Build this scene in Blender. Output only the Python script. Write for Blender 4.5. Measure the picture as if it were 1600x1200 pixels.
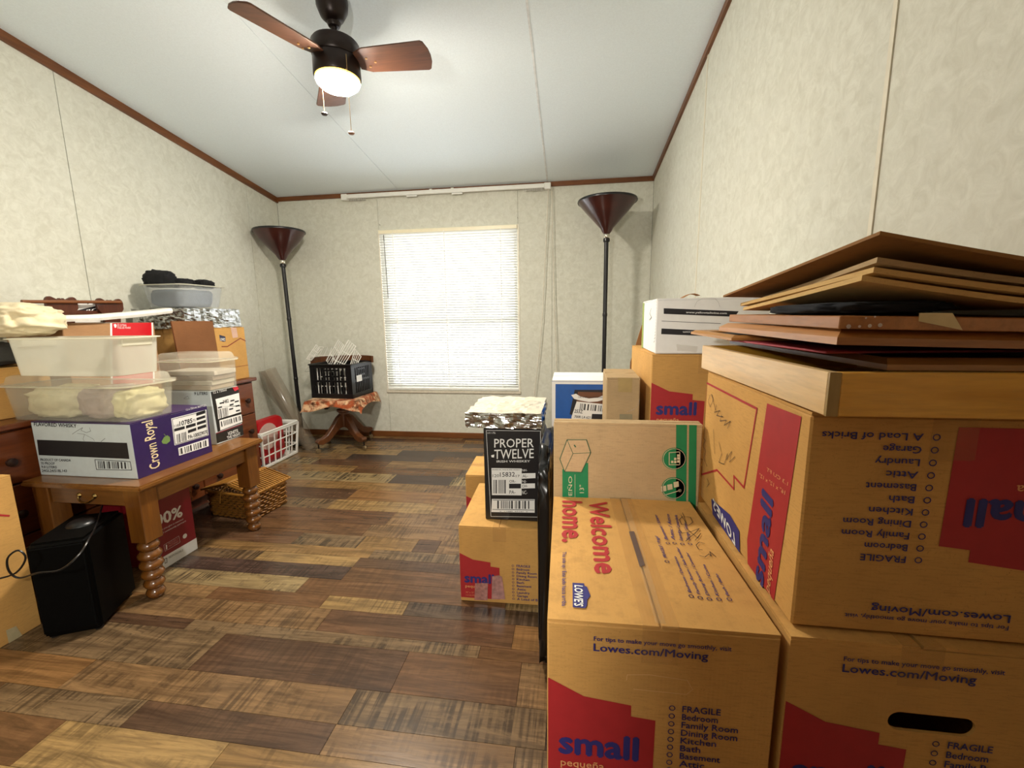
import bpy, bmesh, math, random
import numpy as np
from mathutils import Vector, Matrix, noise
random.seed(7)
for o in list(bpy.data.objects): bpy.data.objects.remove(o)
SC = bpy.context.scene
COL = SC.collection
PI = math.pi

# ---------------------------------------------------------------- camera
F = 655.0; CAMH = 1.05
def _rot(a, b, c):
    ca, sa, cb, sb, cc, sc = math.cos(a), math.sin(a), math.cos(b), math.sin(b), math.cos(c), math.sin(c)
    Ry = np.array([[ca,0,sa],[0,1,0],[-sa,0,ca]]); Rx = np.array([[1,0,0],[0,cb,-sb],[0,sb,cb]]); Rz = np.array([[cc,-sc,0],[sc,cc,0],[0,0,1]])
    return Rz @ Rx @ Ry
RC = _rot(0.137503, 0.156780, -0.0134653)
SLOPE = math.tan(0.137490)                       # ceiling falls towards the window wall
def _w(r): return Vector((r[0], r[2], -r[1]))
cam = bpy.data.cameras.new('camera'); camo = bpy.data.objects.new('camera', cam); COL.objects.link(camo)
cx_, cy_, cz_ = _w(RC[0]), -_w(RC[1]), -_w(RC[2])
camo.matrix_world = Matrix(((cx_.x,cy_.x,cz_.x,0),(cx_.y,cy_.y,cz_.y,0),(cx_.z,cy_.z,cz_.z,CAMH),(0,0,0,1)))
cam.sensor_fit = 'HORIZONTAL'; cam.sensor_width = 36; cam.lens = F/1600*36; cam.clip_start = 0.02; cam.clip_end = 100
SC.camera = camo

# ---------------------------------------------------------------- light, exposure
SC.view_settings.view_transform = 'Standard'; SC.view_settings.look = 'None'
SC.view_settings.gamma = 1; SC.view_settings.use_curve_mapping = False
SC.view_settings.exposure = 0.88
FAN_LIGHT = 325.0; HALL_LIGHT = 34.0; SKY = 3.0
wd = bpy.data.worlds.new('sky'); SC.world = wd; wd.use_nodes = True
bg = wd.node_tree.nodes['Background']; bg.inputs[0].default_value = (0.93, 0.97, 1.0, 1); bg.inputs[1].default_value = SKY
hl = bpy.data.lights.new('hall_light', 'POINT'); hl.energy = HALL_LIGHT; hl.shadow_soft_size = 0.035; hl.color = (1.0, 0.95, 0.87)
hlo = bpy.data.objects.new('hall_light', hl); COL.objects.link(hlo); hlo.location = (-0.47, -0.27, 1.22)

# ---------------------------------------------------------------- pixel helpers (a pixel gives a direction only)
KI = np.linalg.inv(np.array([[F,0,800],[0,F,600],[0,0,1.0]]) @ RC)
def ray(px, py):
    d = KI @ np.array([px, py, 1.0]); return Vector((d[0], d[2], -d[1]))
CAM = Vector((0, 0, CAMH))
def onz(px, py, z): d = ray(px, py); return CAM + d*((z-CAMH)/d.z)
def ony(px, py, y): d = ray(px, py); return CAM + d*(y/d.y)
def onx(px, py, x): d = ray(px, py); return CAM + d*(x/d.x)

# ---------------------------------------------------------------- materials
MATS = {}
def _new(name):
    m = bpy.data.materials.new(name); m.use_nodes = True; MATS[name] = m
    nt = m.node_tree; b = nt.nodes['Principled BSDF']; return m, nt, b
def lin(h):
    h = h.lstrip('#'); r = []
    for i in (0, 2, 4):
        c = int(h[i:i+2], 16)/255; r.append(c/12.92 if c <= .04045 else ((c+.055)/1.055)**2.4)
    return r
def coords(nt, scale=(1,1,1), rnd=False):
    tc = nt.nodes.new('ShaderNodeTexCoord'); mp = nt.nodes.new('ShaderNodeMapping'); mp.inputs['Scale'].default_value = scale
    nt.links.new(tc.outputs['Object'], mp.inputs['Vector'])
    if rnd:
        oi = nt.nodes.new('ShaderNodeObjectInfo'); mu = nt.nodes.new('ShaderNodeMath'); mu.operation = 'MULTIPLY'; mu.inputs[1].default_value = 37.0
        nt.links.new(oi.outputs['Random'], mu.inputs[0]); nt.links.new(mu.outputs[0], mp.inputs['Location'])
    return mp.outputs['Vector']
def mixc(nt, fac, a, b, mode='MIX'):
    n = nt.nodes.new('ShaderNodeMix'); n.data_type = 'RGBA'; n.blend_type = mode
    for sock, v in ((n.inputs[0], fac), (n.inputs[6], a), (n.inputs[7], b)):
        if isinstance(v, (int, float)): sock.default_value = v
        elif isinstance(v, (list, tuple)): sock.default_value = (*v[:3], 1)
        else: nt.links.new(v, sock)
    return n.outputs[2]
def ramp(nt, fac, lo, hi):
    n = nt.nodes.new('ShaderNodeMapRange'); n.inputs[1].default_value = lo; n.inputs[2].default_value = hi
    nt.links.new(fac, n.inputs[0]); return n.outputs[0]
def tnoise(nt, vec, scale, detail=4, rough=.6, dist=0):
    n = nt.nodes.new('ShaderNodeTexNoise'); n.inputs['Scale'].default_value = scale; n.inputs['Detail'].default_value = detail
    n.inputs['Roughness'].default_value = rough; n.inputs['Distortion'].default_value = dist
    nt.links.new(vec, n.inputs['Vector']); return n.outputs[0]
def bumpn(nt, b, h, strength, dist=.002):
    n = nt.nodes.new('ShaderNodeBump'); n.inputs['Strength'].default_value = strength; n.inputs['Distance'].default_value = dist
    nt.links.new(h, n.inputs['Height']); nt.links.new(n.outputs[0], b.inputs['Normal'])
def mat(name, col, rough=.6, var=.12, scale=30, bump=0, bscale=None, metal=0, spec=.5, stretch=(1,1,1), coat=0):
    if name in MATS: return MATS[name]
    m, nt, b = _new(name); c = lin(col) if isinstance(col, str) else list(col)
    v = coords(nt, stretch); n = tnoise(nt, v, scale)
    nt.links.new(mixc(nt, ramp(nt, n, .3, .7), [x*(1-var) for x in c], [min(1, x*(1+var)) for x in c]), b.inputs['Base Color'])
    b.inputs['Roughness'].default_value = rough; b.inputs['Metallic'].default_value = metal; b.inputs['Specular IOR Level'].default_value = spec
    b.inputs['Coat Weight'].default_value = coat
    if bump: bumpn(nt, b, tnoise(nt, v, bscale or scale*4), bump)
    return m
def wood(name, ca, cb, axis='y', rough=.4, freq=9, coat=0.0, bump=.15):
    if name in MATS: return MATS[name]
    m, nt, b = _new(name); s = [freq*3]*3; s['xyz'.index(axis)] = freq*.25
    v = coords(nt, s); n1 = tnoise(nt, v, 1.0, 5, .65, .6); n2 = tnoise(nt, v, 6.0, 3, .6)
    c = mixc(nt, ramp(nt, n1, .3, .68), lin(ca), lin(cb)); c2 = mixc(nt, ramp(nt, n2, .45, .75), c, [x*.55 for x in lin(ca)])
    n = nt.nodes.new('ShaderNodeMix'); n.data_type = 'RGBA'; n.inputs[0].default_value = .45; nt.links.new(c, n.inputs[6]); nt.links.new(c2, n.inputs[7])
    nt.links.new(n.outputs[2], b.inputs['Base Color']); b.inputs['Roughness'].default_value = rough; b.inputs['Coat Weight'].default_value = coat
    b.inputs['Coat Roughness'].default_value = .15
    bumpn(nt, b, n2, bump, .001); return m
def cardboard(name, col, rough=.75):
    if name in MATS: return MATS[name]
    m, nt, b = _new(name); c = lin(col); v = coords(nt)
    big = tnoise(nt, v, 5, 3); fib = tnoise(nt, coords(nt, (30, 30, 260)), 1.5, 4); sp = tnoise(nt, v, 420, 2)
    a = mixc(nt, ramp(nt, big, .3, .7), [x*.86 for x in c], [min(1, x*1.1) for x in c])
    a = mixc(nt, ramp(nt, fib, .5, .85), a, [x*.72 for x in c]); a = mixc(nt, ramp(nt, sp, .62, .8), a, [x*.62 for x in c])
    nt.links.new(a, b.inputs['Base Color']); b.inputs['Roughness'].default_value = rough; b.inputs['Specular IOR Level'].default_value = .25
    w = nt.nodes.new('ShaderNodeTexWave'); w.inputs['Scale'].default_value = 55; nt.links.new(v, w.inputs['Vector'])
    bumpn(nt, b, w.outputs[1], .05, .001); return m
def clear(name, col, alpha, rough=.25, tint=None):
    if name in MATS: return MATS[name]
    m, nt, b = _new(name); c = lin(col); out = nt.nodes['Material Output']
    v = coords(nt); n = tnoise(nt, v, 14, 3)
    nt.links.new(mixc(nt, n, [x*.9 for x in c], c), b.inputs['Base Color']); b.inputs['Roughness'].default_value = rough
    tr = nt.nodes.new('ShaderNodeBsdfTransparent'); tr.inputs[0].default_value = (*(lin(tint) if tint else (1,1,1)), 1)
    tl = nt.nodes.new('ShaderNodeBsdfTranslucent'); tl.inputs[0].default_value = (*c, 1)
    m1 = nt.nodes.new('ShaderNodeMixShader'); m1.inputs[0].default_value = .35; nt.links.new(b.outputs[0], m1.inputs[1]); nt.links.new(tl.outputs[0], m1.inputs[2])
    mx = nt.nodes.new('ShaderNodeMixShader'); mx.inputs[0].default_value = alpha
    nt.links.new(tr.outputs[0], mx.inputs[1]); nt.links.new(m1.outputs[0], mx.inputs[2]); nt.links.new(mx.outputs[0], out.inputs[0]); return m
def emit(name, col, strength):
    m, nt, b = _new(name); c = lin(col)
    b.inputs['Base Color'].default_value = (*c, 1); b.inputs['Emission Color'].default_value = (*c, 1); b.inputs['Emission Strength'].default_value = strength; return m
def planks_mat():
    m, nt, b = _new('floor_planks'); v = coords(nt, (1.6, 16, 1), True); v2 = coords(nt, (3, 60, 1), True); v3 = coords(nt, (85, 3, 1), True); v4 = coords(nt, (5, 9, 1), True)
    oi = nt.nodes.new('ShaderNodeObjectInfo')
    g = tnoise(nt, v, 1.6, 6, .7, 1.2); g2 = tnoise(nt, v2, 2, 5, .7, .4); saw = tnoise(nt, v3, 1, 2, .5, .3); bl = tnoise(nt, v4, 1, 5, .7, .5)
    base = oi.outputs['Color']
    c = mixc(nt, ramp(nt, g, .38, .62), mixc(nt, 1.0, base, (.62, .6, .58), 'MULTIPLY'), mixc(nt, 1.0, base, (1.3, 1.27, 1.2), 'MULTIPLY'))
    c = mixc(nt, ramp(nt, g2, .5, .78), c, mixc(nt, 1.0, base, (.5, .45, .42), 'MULTIPLY'))
    mu = nt.nodes.new('ShaderNodeMath'); mu.operation = 'MULTIPLY'; nt.links.new(ramp(nt, saw, .42, .58), mu.inputs[0]); nt.links.new(ramp(nt, bl, .42, .56), mu.inputs[1])
    mu2 = nt.nodes.new('ShaderNodeMath'); mu2.operation = 'MULTIPLY'; nt.links.new(mu.outputs[0], mu2.inputs[0]); nt.links.new(oi.outputs['Alpha'], mu2.inputs[1])
    c = mixc(nt, mu2.outputs[0], c, mixc(nt, 1.0, base, (.28, .27, .28), 'MULTIPLY'))
    nt.links.new(c, b.inputs['Base Color']); b.inputs['Specular IOR Level'].default_value = .45
    nt.links.new(ramp(nt, g2, -.6, 1.9), b.inputs['Roughness'])
    r = nt.nodes.new('ShaderNodeMapRange'); r.inputs[3].default_value = .16; r.inputs[4].default_value = .32; nt.links.new(g2, r.inputs[0]); nt.links.new(r.outputs[0], b.inputs['Roughness'])
    bumpn(nt, b, g2, .12, .001); return m
def wallpaper(name, ca, cb):
    m, nt, b = _new(name); v = coords(nt)
    n1 = tnoise(nt, v, 26, 6, .72, .8); n2 = tnoise(nt, v, 7, 4, .7, .5); n3 = tnoise(nt, v, 160, 3, .6)
    c = mixc(nt, ramp(nt, n1, .36, .64), lin(ca), lin(cb)); c = mixc(nt, ramp(nt, n2, .5, .8), c, [x*.93 for x in lin(ca)])
    c = mixc(nt, ramp(nt, n3, .58, .8), c, [x*.86 for x in lin(ca)])
    nt.links.new(c, b.inputs['Base Color']); b.inputs['Roughness'].default_value = .62; b.inputs['Specular IOR Level'].default_value = .3
    bumpn(nt, b, n3, .12, .001); return m
def slat_mat():
    m, nt, b = _new('blind_slat'); out = nt.nodes['Material Output']; b.inputs['Base Color'].default_value = (.86, .86, .82, 1); b.inputs['Roughness'].default_value = .4
    tl = nt.nodes.new('ShaderNodeBsdfTranslucent'); tl.inputs[0].default_value = (.72, .71, .66, 1)
    mx = nt.nodes.new('ShaderNodeMixShader'); mx.inputs[0].default_value = .3; nt.links.new(b.outputs[0], mx.inputs[1]); nt.links.new(tl.outputs[0], mx.inputs[2]); nt.links.new(mx.outputs[0], out.inputs[0]); return m

# ---------------------------------------------------------------- objects
def tag(o, label=None, cat=None, group=None, kind=None):
    if label: o['label'] = label
    if cat: o['category'] = cat
    if group: o['group'] = group
    if kind: o['kind'] = kind
    return o
def thing(name, label, cat, loc=(0,0,0), rotz=0.0, group=None):
    o = bpy.data.objects.new(name, None); COL.objects.link(o); o.location = loc; o.rotation_euler = (0, 0, rotz); o.empty_display_size = .05
    return tag(o, label, cat, group)
def meshobj(name, verts, faces, m=None, parent=None, smooth=False, mats=None, midx=None):
    me = bpy.data.meshes.new(name); me.from_pydata([tuple(v) for v in verts], [], faces)
    for x in (mats or ([m] if m else [])): me.materials.append(x)
    if midx: me.polygons.foreach_set('material_index', midx)
    if smooth: me.polygons.foreach_set('use_smooth', [True]*len(me.polygons))
    me.update(); o = bpy.data.objects.new(name, me); COL.objects.link(o)
    if parent: o.parent = parent
    return o
def copy_tree(o, parent=None):
    c = o.copy(); COL.objects.link(c)
    if parent: c.parent = parent
    for ch in list(o.children): copy_tree(ch, c)
    return c
class MB:
    def __init__(s): s.v = []; s.f = []
    def add(s, vs, fs):
        n = len(s.v); s.v += [Vector(v) for v in vs]; s.f += [tuple(i+n for i in f) for f in fs]; return s
    def box(s, c, d, mx=None, taper=None):
        x, y, z = d[0]/2, d[1]/2, d[2]/2; t = taper or (1, 1)
        vs = [Vector((sx*x*(t[0] if sz > 0 else 1), sy*y*(t[1] if sz > 0 else 1), sz*z)) for sx in (-1,1) for sy in (-1,1) for sz in (-1,1)]
        if mx: vs = [mx @ v for v in vs]
        return s.add([Vector(c)+v for v in vs], [(0,1,3,2),(4,6,7,5),(0,4,5,1),(2,3,7,6),(0,2,6,4),(1,5,7,3)])
    def span(s, lo, hi):
        return s.box([(a+b)/2 for a, b in zip(lo, hi)], [b-a for a, b in zip(lo, hi)])
    def bar(s, a, b, w, h, up=(0,0,1)):
        a, b = Vector(a), Vector(b); d = b-a; L = d.length; d.normalize(); u = Vector(up)
        if abs(d.dot(u)) > .98: u = Vector((1,0,0))
        x = d.cross(u).normalized(); z = x.cross(d); mx = Matrix((x, d, z)).transposed()
        return s.box((a+b)/2, (w, L, h), mx)
    def tube(s, pts, r, n=8, closed=False, caps=True):
        pts = [Vector(p) for p in pts]; k = len(pts); rs = r if isinstance(r, (list, tuple)) else [r]*k
        rings = []; prev = None
        for i, p in enumerate(pts):
            if closed: t = pts[(i+1) % k]-pts[i-1]
            else: t = pts[min(i+1, k-1)]-pts[max(i-1, 0)]
            t.normalize()
            if prev is None:
                u = Vector((0,0,1)) if abs(t.z) < .9 else Vector((1,0,0)); u = (u-t*u.dot(t)).normalized()
            else: u = (prev-t*prev.dot(t)).normalized()
            prev = u; w = t.cross(u)
            rings.append([p+(u*math.cos(2*PI*j/n)+w*math.sin(2*PI*j/n))*rs[i] for j in range(n)])
        vs = [v for r_ in rings for v in r_]; fs = []
        for i in range(k if closed else k-1):
            a, b = i*n, ((i+1) % k)*n
            fs += [(a+j, a+(j+1) % n, b+(j+1) % n, b+j) for j in range(n)]
        if caps and not closed: fs += [tuple(range(n))[::-1], tuple(range((k-1)*n, k*n))]
        return s.add(vs, fs)
    def lathe(s, prof, n=24, o=(0,0,0), mx=None, cap=True):
        vs = []; fs = []; k = len(prof)
        for r, z in prof:
            for j in range(n):
                v = Vector((r*math.cos(2*PI*j/n), r*math.sin(2*PI*j/n), z)); vs.append(Vector(o)+(mx @ v if mx else v))
        for i in range(k-1): fs += [(i*n+j, i*n+(j+1) % n, (i+1)*n+(j+1) % n, (i+1)*n+j) for j in range(n)]
        if cap: fs += [tuple(range(n))[::-1], tuple(range((k-1)*n, k*n))]
        return s.add(vs, fs)
    def prism(s, poly, t, mx=None):
        k = len(poly); vs = [Vector((x, y, 0)) for x, y in poly]+[Vector((x, y, t)) for x, y in poly]
        if mx: vs = [mx @ v for v in vs]
        return s.add(vs, [tuple(range(k))[::-1], tuple(range(k, 2*k))]+[(i, (i+1) % k, k+(i+1) % k, k+i) for i in range(k)])
    def loft(s, loops, cap0=True, cap1=True):
        n = len(loops[0]); vs = [v for l in loops for v in l]; fs = []
        for i in range(len(loops)-1): fs += [(i*n+j, i*n+(j+1) % n, (i+1)*n+(j+1) % n, (i+1)*n+j) for j in range(n)]
        if cap0: fs.append(tuple(range(n))[::-1])
        if cap1: fs.append(tuple(range((len(loops)-1)*n, len(loops)*n)))
        return s.add(vs, fs)
    def grid(s, fn, nu, nv):
        vs = [fn(i/nu, j/nv) for j in range(nv+1) for i in range(nu+1)]
        return s.add(vs, [(j*(nu+1)+i, j*(nu+1)+i+1, (j+1)*(nu+1)+i+1, (j+1)*(nu+1)+i) for j in range(nv) for i in range(nu)])
    def sheet(s, fn, nu, nv, t):
        a = len(s.v); s.grid(fn, nu, nv); m = len(s.v)-a
        nrm = (Vector(fn(1,0))-Vector(fn(0,0))).cross(Vector(fn(0,1))-Vector(fn(0,0))).normalized()*t
        top = [v+nrm for v in s.v[a:a+m]]; s.v += top; N = nu+1
        s.f += [tuple(i+m for i in f) for f in s.f[-nu*nv:]]
        ring = list(range(nu+1))+[j*N+nu for j in range(1, nv+1)]+[nv*N+i for i in range(nu-1, -1, -1)]+[j*N for j in range(nv-1, 0, -1)]
        for i in range(len(ring)):
            p, q = ring[i]+a, ring[(i+1) % len(ring)]+a; s.f.append((p, q, q+m, p+m))
        return s
    def build(s, name, m, parent=None, smooth=False, bevel=0, mats=None, seg=1):
        o = meshobj(name, s.v, s.f, m, parent, False, mats)
        bm = bmesh.new(); bm.from_mesh(o.data); bmesh.ops.recalc_face_normals(bm, faces=bm.faces)
        if bevel: bmesh.ops.bevel(bm, geom=list(bm.edges), offset=bevel, segments=seg, affect='EDGES', clamp_overlap=True)
        if smooth:
            for f in bm.faces: f.smooth = True
            for e in bm.edges:
                if len(e.link_faces) == 2 and e.calc_face_angle(0) > .7: e.smooth = False
        bm.to_mesh(o.data); bm.free(); return o
def rrect(w, d, r, z, n=4, cx=0, cy=0):
    out = []
    for (sx, sy, a0) in ((1,1,0),(-1,1,PI/2),(-1,-1,PI),(1,-1,3*PI/2)):
        for k in range(n+1):
            a = a0+PI/2*k/n; out.append(Vector((cx+sx*(w/2-r)+r*math.cos(a), cy+sy*(d/2-r)+r*math.sin(a), z)))
    return out
def crumple(name, m, parent, c, d, amp=.25, freq=14, seed=0, res=4, sq=.6, sharp=False):
    bm = bmesh.new(); bmesh.ops.create_icosphere(bm, subdivisions=res, radius=1)
    for v in bm.verts:
        p = v.co.copy(); q = Vector([math.copysign(abs(x)**sq, x) for x in p])
        nn = noise.fractal(p*freq*.12+Vector((seed*7.3, seed, 0)), .7, 2.0, 4); rd = abs(noise.noise(p*freq*.22+Vector((0, seed*3, 5))))
        k = 1+amp*(nn*.7+(.5-rd*1.6)*.6); v.co = Vector((q.x*d[0]/2*k, q.y*d[1]/2*k, q.z*d[2]/2*(1+(k-1)*.8)))+Vector(c)
    lo = c[2]-d[2]/2
    for v in bm.verts: v.co.z = max(v.co.z, lo)
    me = bpy.data.meshes.new(name); bm.to_mesh(me); bm.free(); me.materials.append(m)
    if not sharp: me.polygons.foreach_set('use_smooth', [True]*len(me.polygons))
    o = bpy.data.objects.new(name, me); COL.objects.link(o); o.parent = parent; return o

# ---------------------------------------------------------------- printing on flat faces
_TX = {}
def textmesh(s, bold=0.0):
    k = (s, bold)
    if k not in _TX:
        cu = bpy.data.curves.new('t', 'FONT'); cu.body = s; cu.size = 1; cu.offset = bold; cu.resolution_u = 2; cu.fill_mode = 'FRONT'
        ob = bpy.data.objects.new('t', cu); COL.objects.link(ob); bpy.context.view_layer.update()
        me = bpy.data.meshes.new_from_object(ob.evaluated_get(bpy.context.evaluated_depsgraph_get()))
        vs = [(v.co.x, v.co.y) for v in me.vertices]; fs = [tuple(p.vertices) for p in me.polygons]
        bpy.data.objects.remove(ob); bpy.data.curves.remove(cu); bpy.data.meshes.remove(me)
        xs = [v[0] for v in vs]; _TX[k] = (vs, fs, min(xs), max(xs))
    return _TX[k]
class Face:
    """a flat face of a thing: origin, u, v, n in the thing's own space"""
    def __init__(s, root, O, U, V, N, size=None):
        s.size = size; s.root, s.O, s.U, s.V, s.N = root, Vector(O), Vector(U), Vector(V), Vector(N)
        bpy.context.view_layer.update(); s.inv = root.matrix_world.inverted()
    def uv(s, px, py):
        o = s.inv @ CAM; d = s.inv.to_3x3() @ ray(px, py); t = (s.O-o).dot(s.N)/d.dot(s.N); p = o+d*t-s.O
        return (p.dot(s.U), p.dot(s.V))
    def pt(s, u, v, off): return s.O+s.U*u+s.V*v+s.N*off
class Ink:
    """collects flat print of one colour on one face; coordinates are uv metres unless px=True"""
    def __init__(s, face, off=.0008): s.fc = face; s.off = off; s.m = MB(); s.big = []
    def q(s, p, px, clamp=False):
        if not px: return p
        u, v = s.fc.uv(*p)
        if clamp and s.fc.size: u = min(max(u, .0005), s.fc.size[0]-.0005); v = min(max(v, .0005), s.fc.size[1]-.0005)
        return (u, v)
    def poly(s, pts, px=True):
        p = [s.fc.pt(*s.q(a, px, True), s.off) for a in pts]; c = p[0]; ar = sum(((p[i]-c).cross(p[i+1]-c) for i in range(1, len(p)-1)), Vector()).length/2
        if ar > 1.2e-4: s.big.append(p)
        else: s.m.add(p, [tuple(range(len(p)))])
        return s
    def line(s, pts, w, px=True):
        p = [Vector((*s.q(a, px, True), 0)) for a in pts]
        for a, b in zip(p, p[1:]):
            d = (b-a); 
            if d.length < 1e-6: continue
            d.normalize(); n = Vector((-d.y, d.x, 0))*w/2; e = d*w*.3
            s.m.add([s.fc.pt(x.x, x.y, s.off) for x in (a-n-e, b-n+e, b+n+e, a+n-e)], [(0,1,2,3)])
        return s
    def ring(s, c, r, w, px=False, n=14):
        c = s.q(c, px); return s.line([(c[0]+r*math.cos(2*PI*i/n), c[1]+r*math.sin(2*PI*i/n)) for i in range(n+1)], w, False)
    def text(s, t, p0, p1, p2, px=True, bold=.0, cap=.73):
        a, b, c = (Vector(s.q(p, px)) for p in (p0, p1, p2)); vs, fs, x0, x1 = textmesh(t)
        ex = (b-a)/(x1-x0); ey = (c-a)/cap
        for i, (dx, dy) in enumerate(((0, 0),) if not bold else ((-bold, 0), (bold, 0), (0, bold), (0, -bold))):
            s.m.add([s.fc.pt(*(a+ex*(x-x0+dx)+ey*(y+dy)), s.off+i*.00007) for x, y in vs], fs)
        return s
    def bars(s, quad, n=26, seed=1, px=True, fill=.55):
        a, b, c, d = (Vector(s.q(p, px)) for p in quad); rn = random.Random(seed); x = 0.0
        while x < 1:
            w = rn.choice((.5, 1, 1, 2))/n*.8; e = min(1, x+w*fill*1.4)
            P = [a.lerp(b, x), a.lerp(b, e), d.lerp(c, e), d.lerp(c, x)]; s.m.add([s.fc.pt(*p, s.off) for p in P], [(0,1,2,3)]); x += w*1.9
        return s
    def build(s, name, m):
        for p in s.big: MB().add(p, [tuple(range(len(p)))]).build(name, m, s.fc.root)
        if s.m.v: s.m.build(name, m, s.fc.root)
def zz(ox, oy, sc): return lambda *pts: [(ox+x*sc, oy+y*sc) for x, y in pts]
def faces(root, w, d, h):
    return dict(front=Face(root, (-w/2,-d/2,0), (1,0,0), (0,0,1), (0,-1,0), (w, h)), right=Face(root, (w/2,-d/2,0), (0,1,0), (0,0,1), (1,0,0), (d, h)),
                left=Face(root, (-w/2,d/2,0), (0,-1,0), (0,0,1), (-1,0,0), (d, h)), back=Face(root, (w/2,d/2,0), (-1,0,0), (0,0,1), (0,1,0)), top=Face(root, (-w/2,-d/2,h), (1,0,0), (0,1,0), (0,0,1), (w, d)))
# ---------------------------------------------------------------- shared materials
KRAFT = cardboard('kraft', '#ca9b58'); KRAFT2 = cardboard('kraft_grey', '#b59a72'); KRAFTD = cardboard('kraft_dark', '#9a6a3e')
EDGE = mat('cut_cardboard_edge', '#a87c45', .9, .3, 300)
RED = mat('red_ink', '#a8262a', .6, .06, 40); BLUE = mat('blue_ink', '#2e2c72', .6, .08, 40); TAN = mat('tan_ink', '#e0a06a', .7); BLACKI = mat('black_ink', '#17151a', .6)
WHITEI = mat('white_ink', '#e9e9e6', .55, .03); PEN = mat('pen_ink', '#2a2226', .5)
TAPE = clear('packing_tape', '#d9b67c', .10, .1); TAPEG = clear('clear_tape', '#e6e0d6', .28, .1)
WALLM = wallpaper('wall_paper', '#d8d8cb', '#c7c6b7'); STRIP = mat('wall_strip', '#d9d3c0', .6, .05)
CEILM = mat('ceiling_board', '#e6f0f4', .85, .03, 120, .5, 260); SEAMM = mat('ceiling_strip', '#dfe2e2', .8)
TRIM = wood('trim_wood', '#5a3214', '#7d4b22', 'x', .4); TRIMY = wood('trim_wood_y', '#5a3214', '#7d4b22', 'y', .4)
DARK = mat('dark_void', '#120e0b', .9); WHITE = mat('white_plastic', '#e8e8e2', .35, .03); BLACKP = mat('black_plastic', '#0d0d0f', .35, .1)
# ---------------------------------------------------------------- the room
XL, XR, YB, ZB, YR = -2.512, 0.626, 3.51, 2.097, -1.6
def cz(y): return ZB+SLOPE*(YB-y)
def struct(name, mb, m, parent=None, **k):
    o = mb.build(name, m, parent, **k)
    if not parent: tag(o, kind='structure')
    return o
fl = struct('floor', MB().span((XL-.1, YR-.1, -.06), (XR+.1, YB+.1, -.006)), DARK)
PM = planks_mat()
rows = [-1.6,-1.45,-1.3,-1.16,-1.02,-.87,-.72,-.58,-.43,-.29,-.14,.0,.12,.23,.34,.45,.57,.68,.798,.877,.984,1.134,1.183,1.29,1.362,1.458,1.549,1.62,1.692,1.80,1.917,2.062,2.188,2.337,2.454,2.606,2.738,2.869,2.998,3.122,3.239,3.346,3.44,3.51]
tones = ['#7a5a38', '#624730', '#523d2d', '#80643f', '#8a7049', '#6e5a42', '#544436', '#775d40', '#8b7856', '#5d4431', '#7d6242', '#473831']
weath = [.2, .25, .3, .5, .6, .9, .8, .7, 1., .2, .4, .5]
joint_px = [(294,975),(231,1094),(143,1035),(82,1142),(637,1022),(555,1081),(522,1136),(813,1051),(805,1174),(640,939),(502,944),(551,884),(683,856),(718,797),(400,870),(330,925),(480,905),(560,850),(655,842),(470,835),(580,820),(520,785),(545,775),(680,790),(665,765),(705,752),(620,740),(720,737),(560,727)]
rr = random.Random(11); joints = {}
for px, py in joint_px:
    p = onz(px, py+1.5, 0)
    for i in range(len(rows)-1):
        if rows[i] <= p.y < rows[i+1]: joints.setdefault(i, []).append(p.x)
last = -1
for i in range(len(rows)-1):
    y0, y1 = rows[i], rows[i+1]; js = sorted(joints.get(i, [])); xs = [XL]+js+[XR]; out = [XL]
    for a, b in zip(xs, xs[1:]):
        n = max(1, int(round((b-a)/rr.uniform(.5, .95))))
        out += [a+(b-a)*(k+(rr.uniform(-.15, .15) if k < n else 0))/n for k in range(1, n+1)]
    for a, b in zip(out, out[1:]):
        k = rr.randrange(len(tones))
        while k == last: k = rr.randrange(len(tones))
        last = k
        o = MB().box(((b-a)/2, (y1-y0)/2, -.003), (b-a-.0012, y1-y0-.0012, .006)).build('plank', PM, fl); o.location = (a, y0, 0)
        o.color = (*lin(tones[k]), weath[k])
def panels(root, axis, fixed, t, segs, n='wall_panel'):
    for (a0, a1, z0, z1) in segs:
        g = .0015
        mb = MB()
        if axis == 'x': vs = [(fixed+(t if d else 0), a, z) for d in (0, 1) for a, z in ((a0+g, z0), (a1-g, z0), (a1-g, z1 if not callable(z1) else z1(a1)), (a0+g, z1 if not callable(z1) else z1(a0)))]
        else: vs = [(a, fixed+(t if d else 0), z) for d in (0, 1) for a, z in ((a0+g, z0), (a1-g, z0), (a1-g, z1), (a0+g, z1))]
        mb.add(vs, [(0,1,2,3), (7,6,5,4), (0,4,5,1), (1,5,6,2), (2,6,7,3), (3,7,4,0)]).build(n, WALLM, root)
def slabx(x0, x1):
    return MB().add([(x, y, z) for x in (x0, x1) for y, z in ((YR-.1, 0), (YB+.12, 0), (YB+.12, cz(YB+.12)+.05), (YR-.1, cz(YR-.1)+.05))], [(0,1,2,3), (7,6,5,4), (0,4,5,1), (1,5,6,2), (2,6,7,3), (3,7,4,0)])
wl = struct('wall_left', slabx(XL-.1, XL-.006), DARK); wr = struct('wall_right', slabx(XR+.006, XR+.1), DARK)
sl = [YR, -.5, .72, 1.94, 3.16, YB]; sr = [YR, -.22, 1.015, 2.262, YB]
panels(wl, 'x', XL-.006, .006, [(a, b, 0, cz) for a, b in zip(sl, sl[1:])])
panels(wr, 'x', XR, .006, [(a, b, 0, cz) for a, b in zip(sr, sr[1:])])
for s in sr[1:-1]: MB().box((XR-.001, s, cz(s)/2), (.004, .012, cz(s))).build('seam_strip', STRIP, wr)
WX0, WX1, WZ0, WZ1 = -1.602, -.42, .432, 1.79
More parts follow.
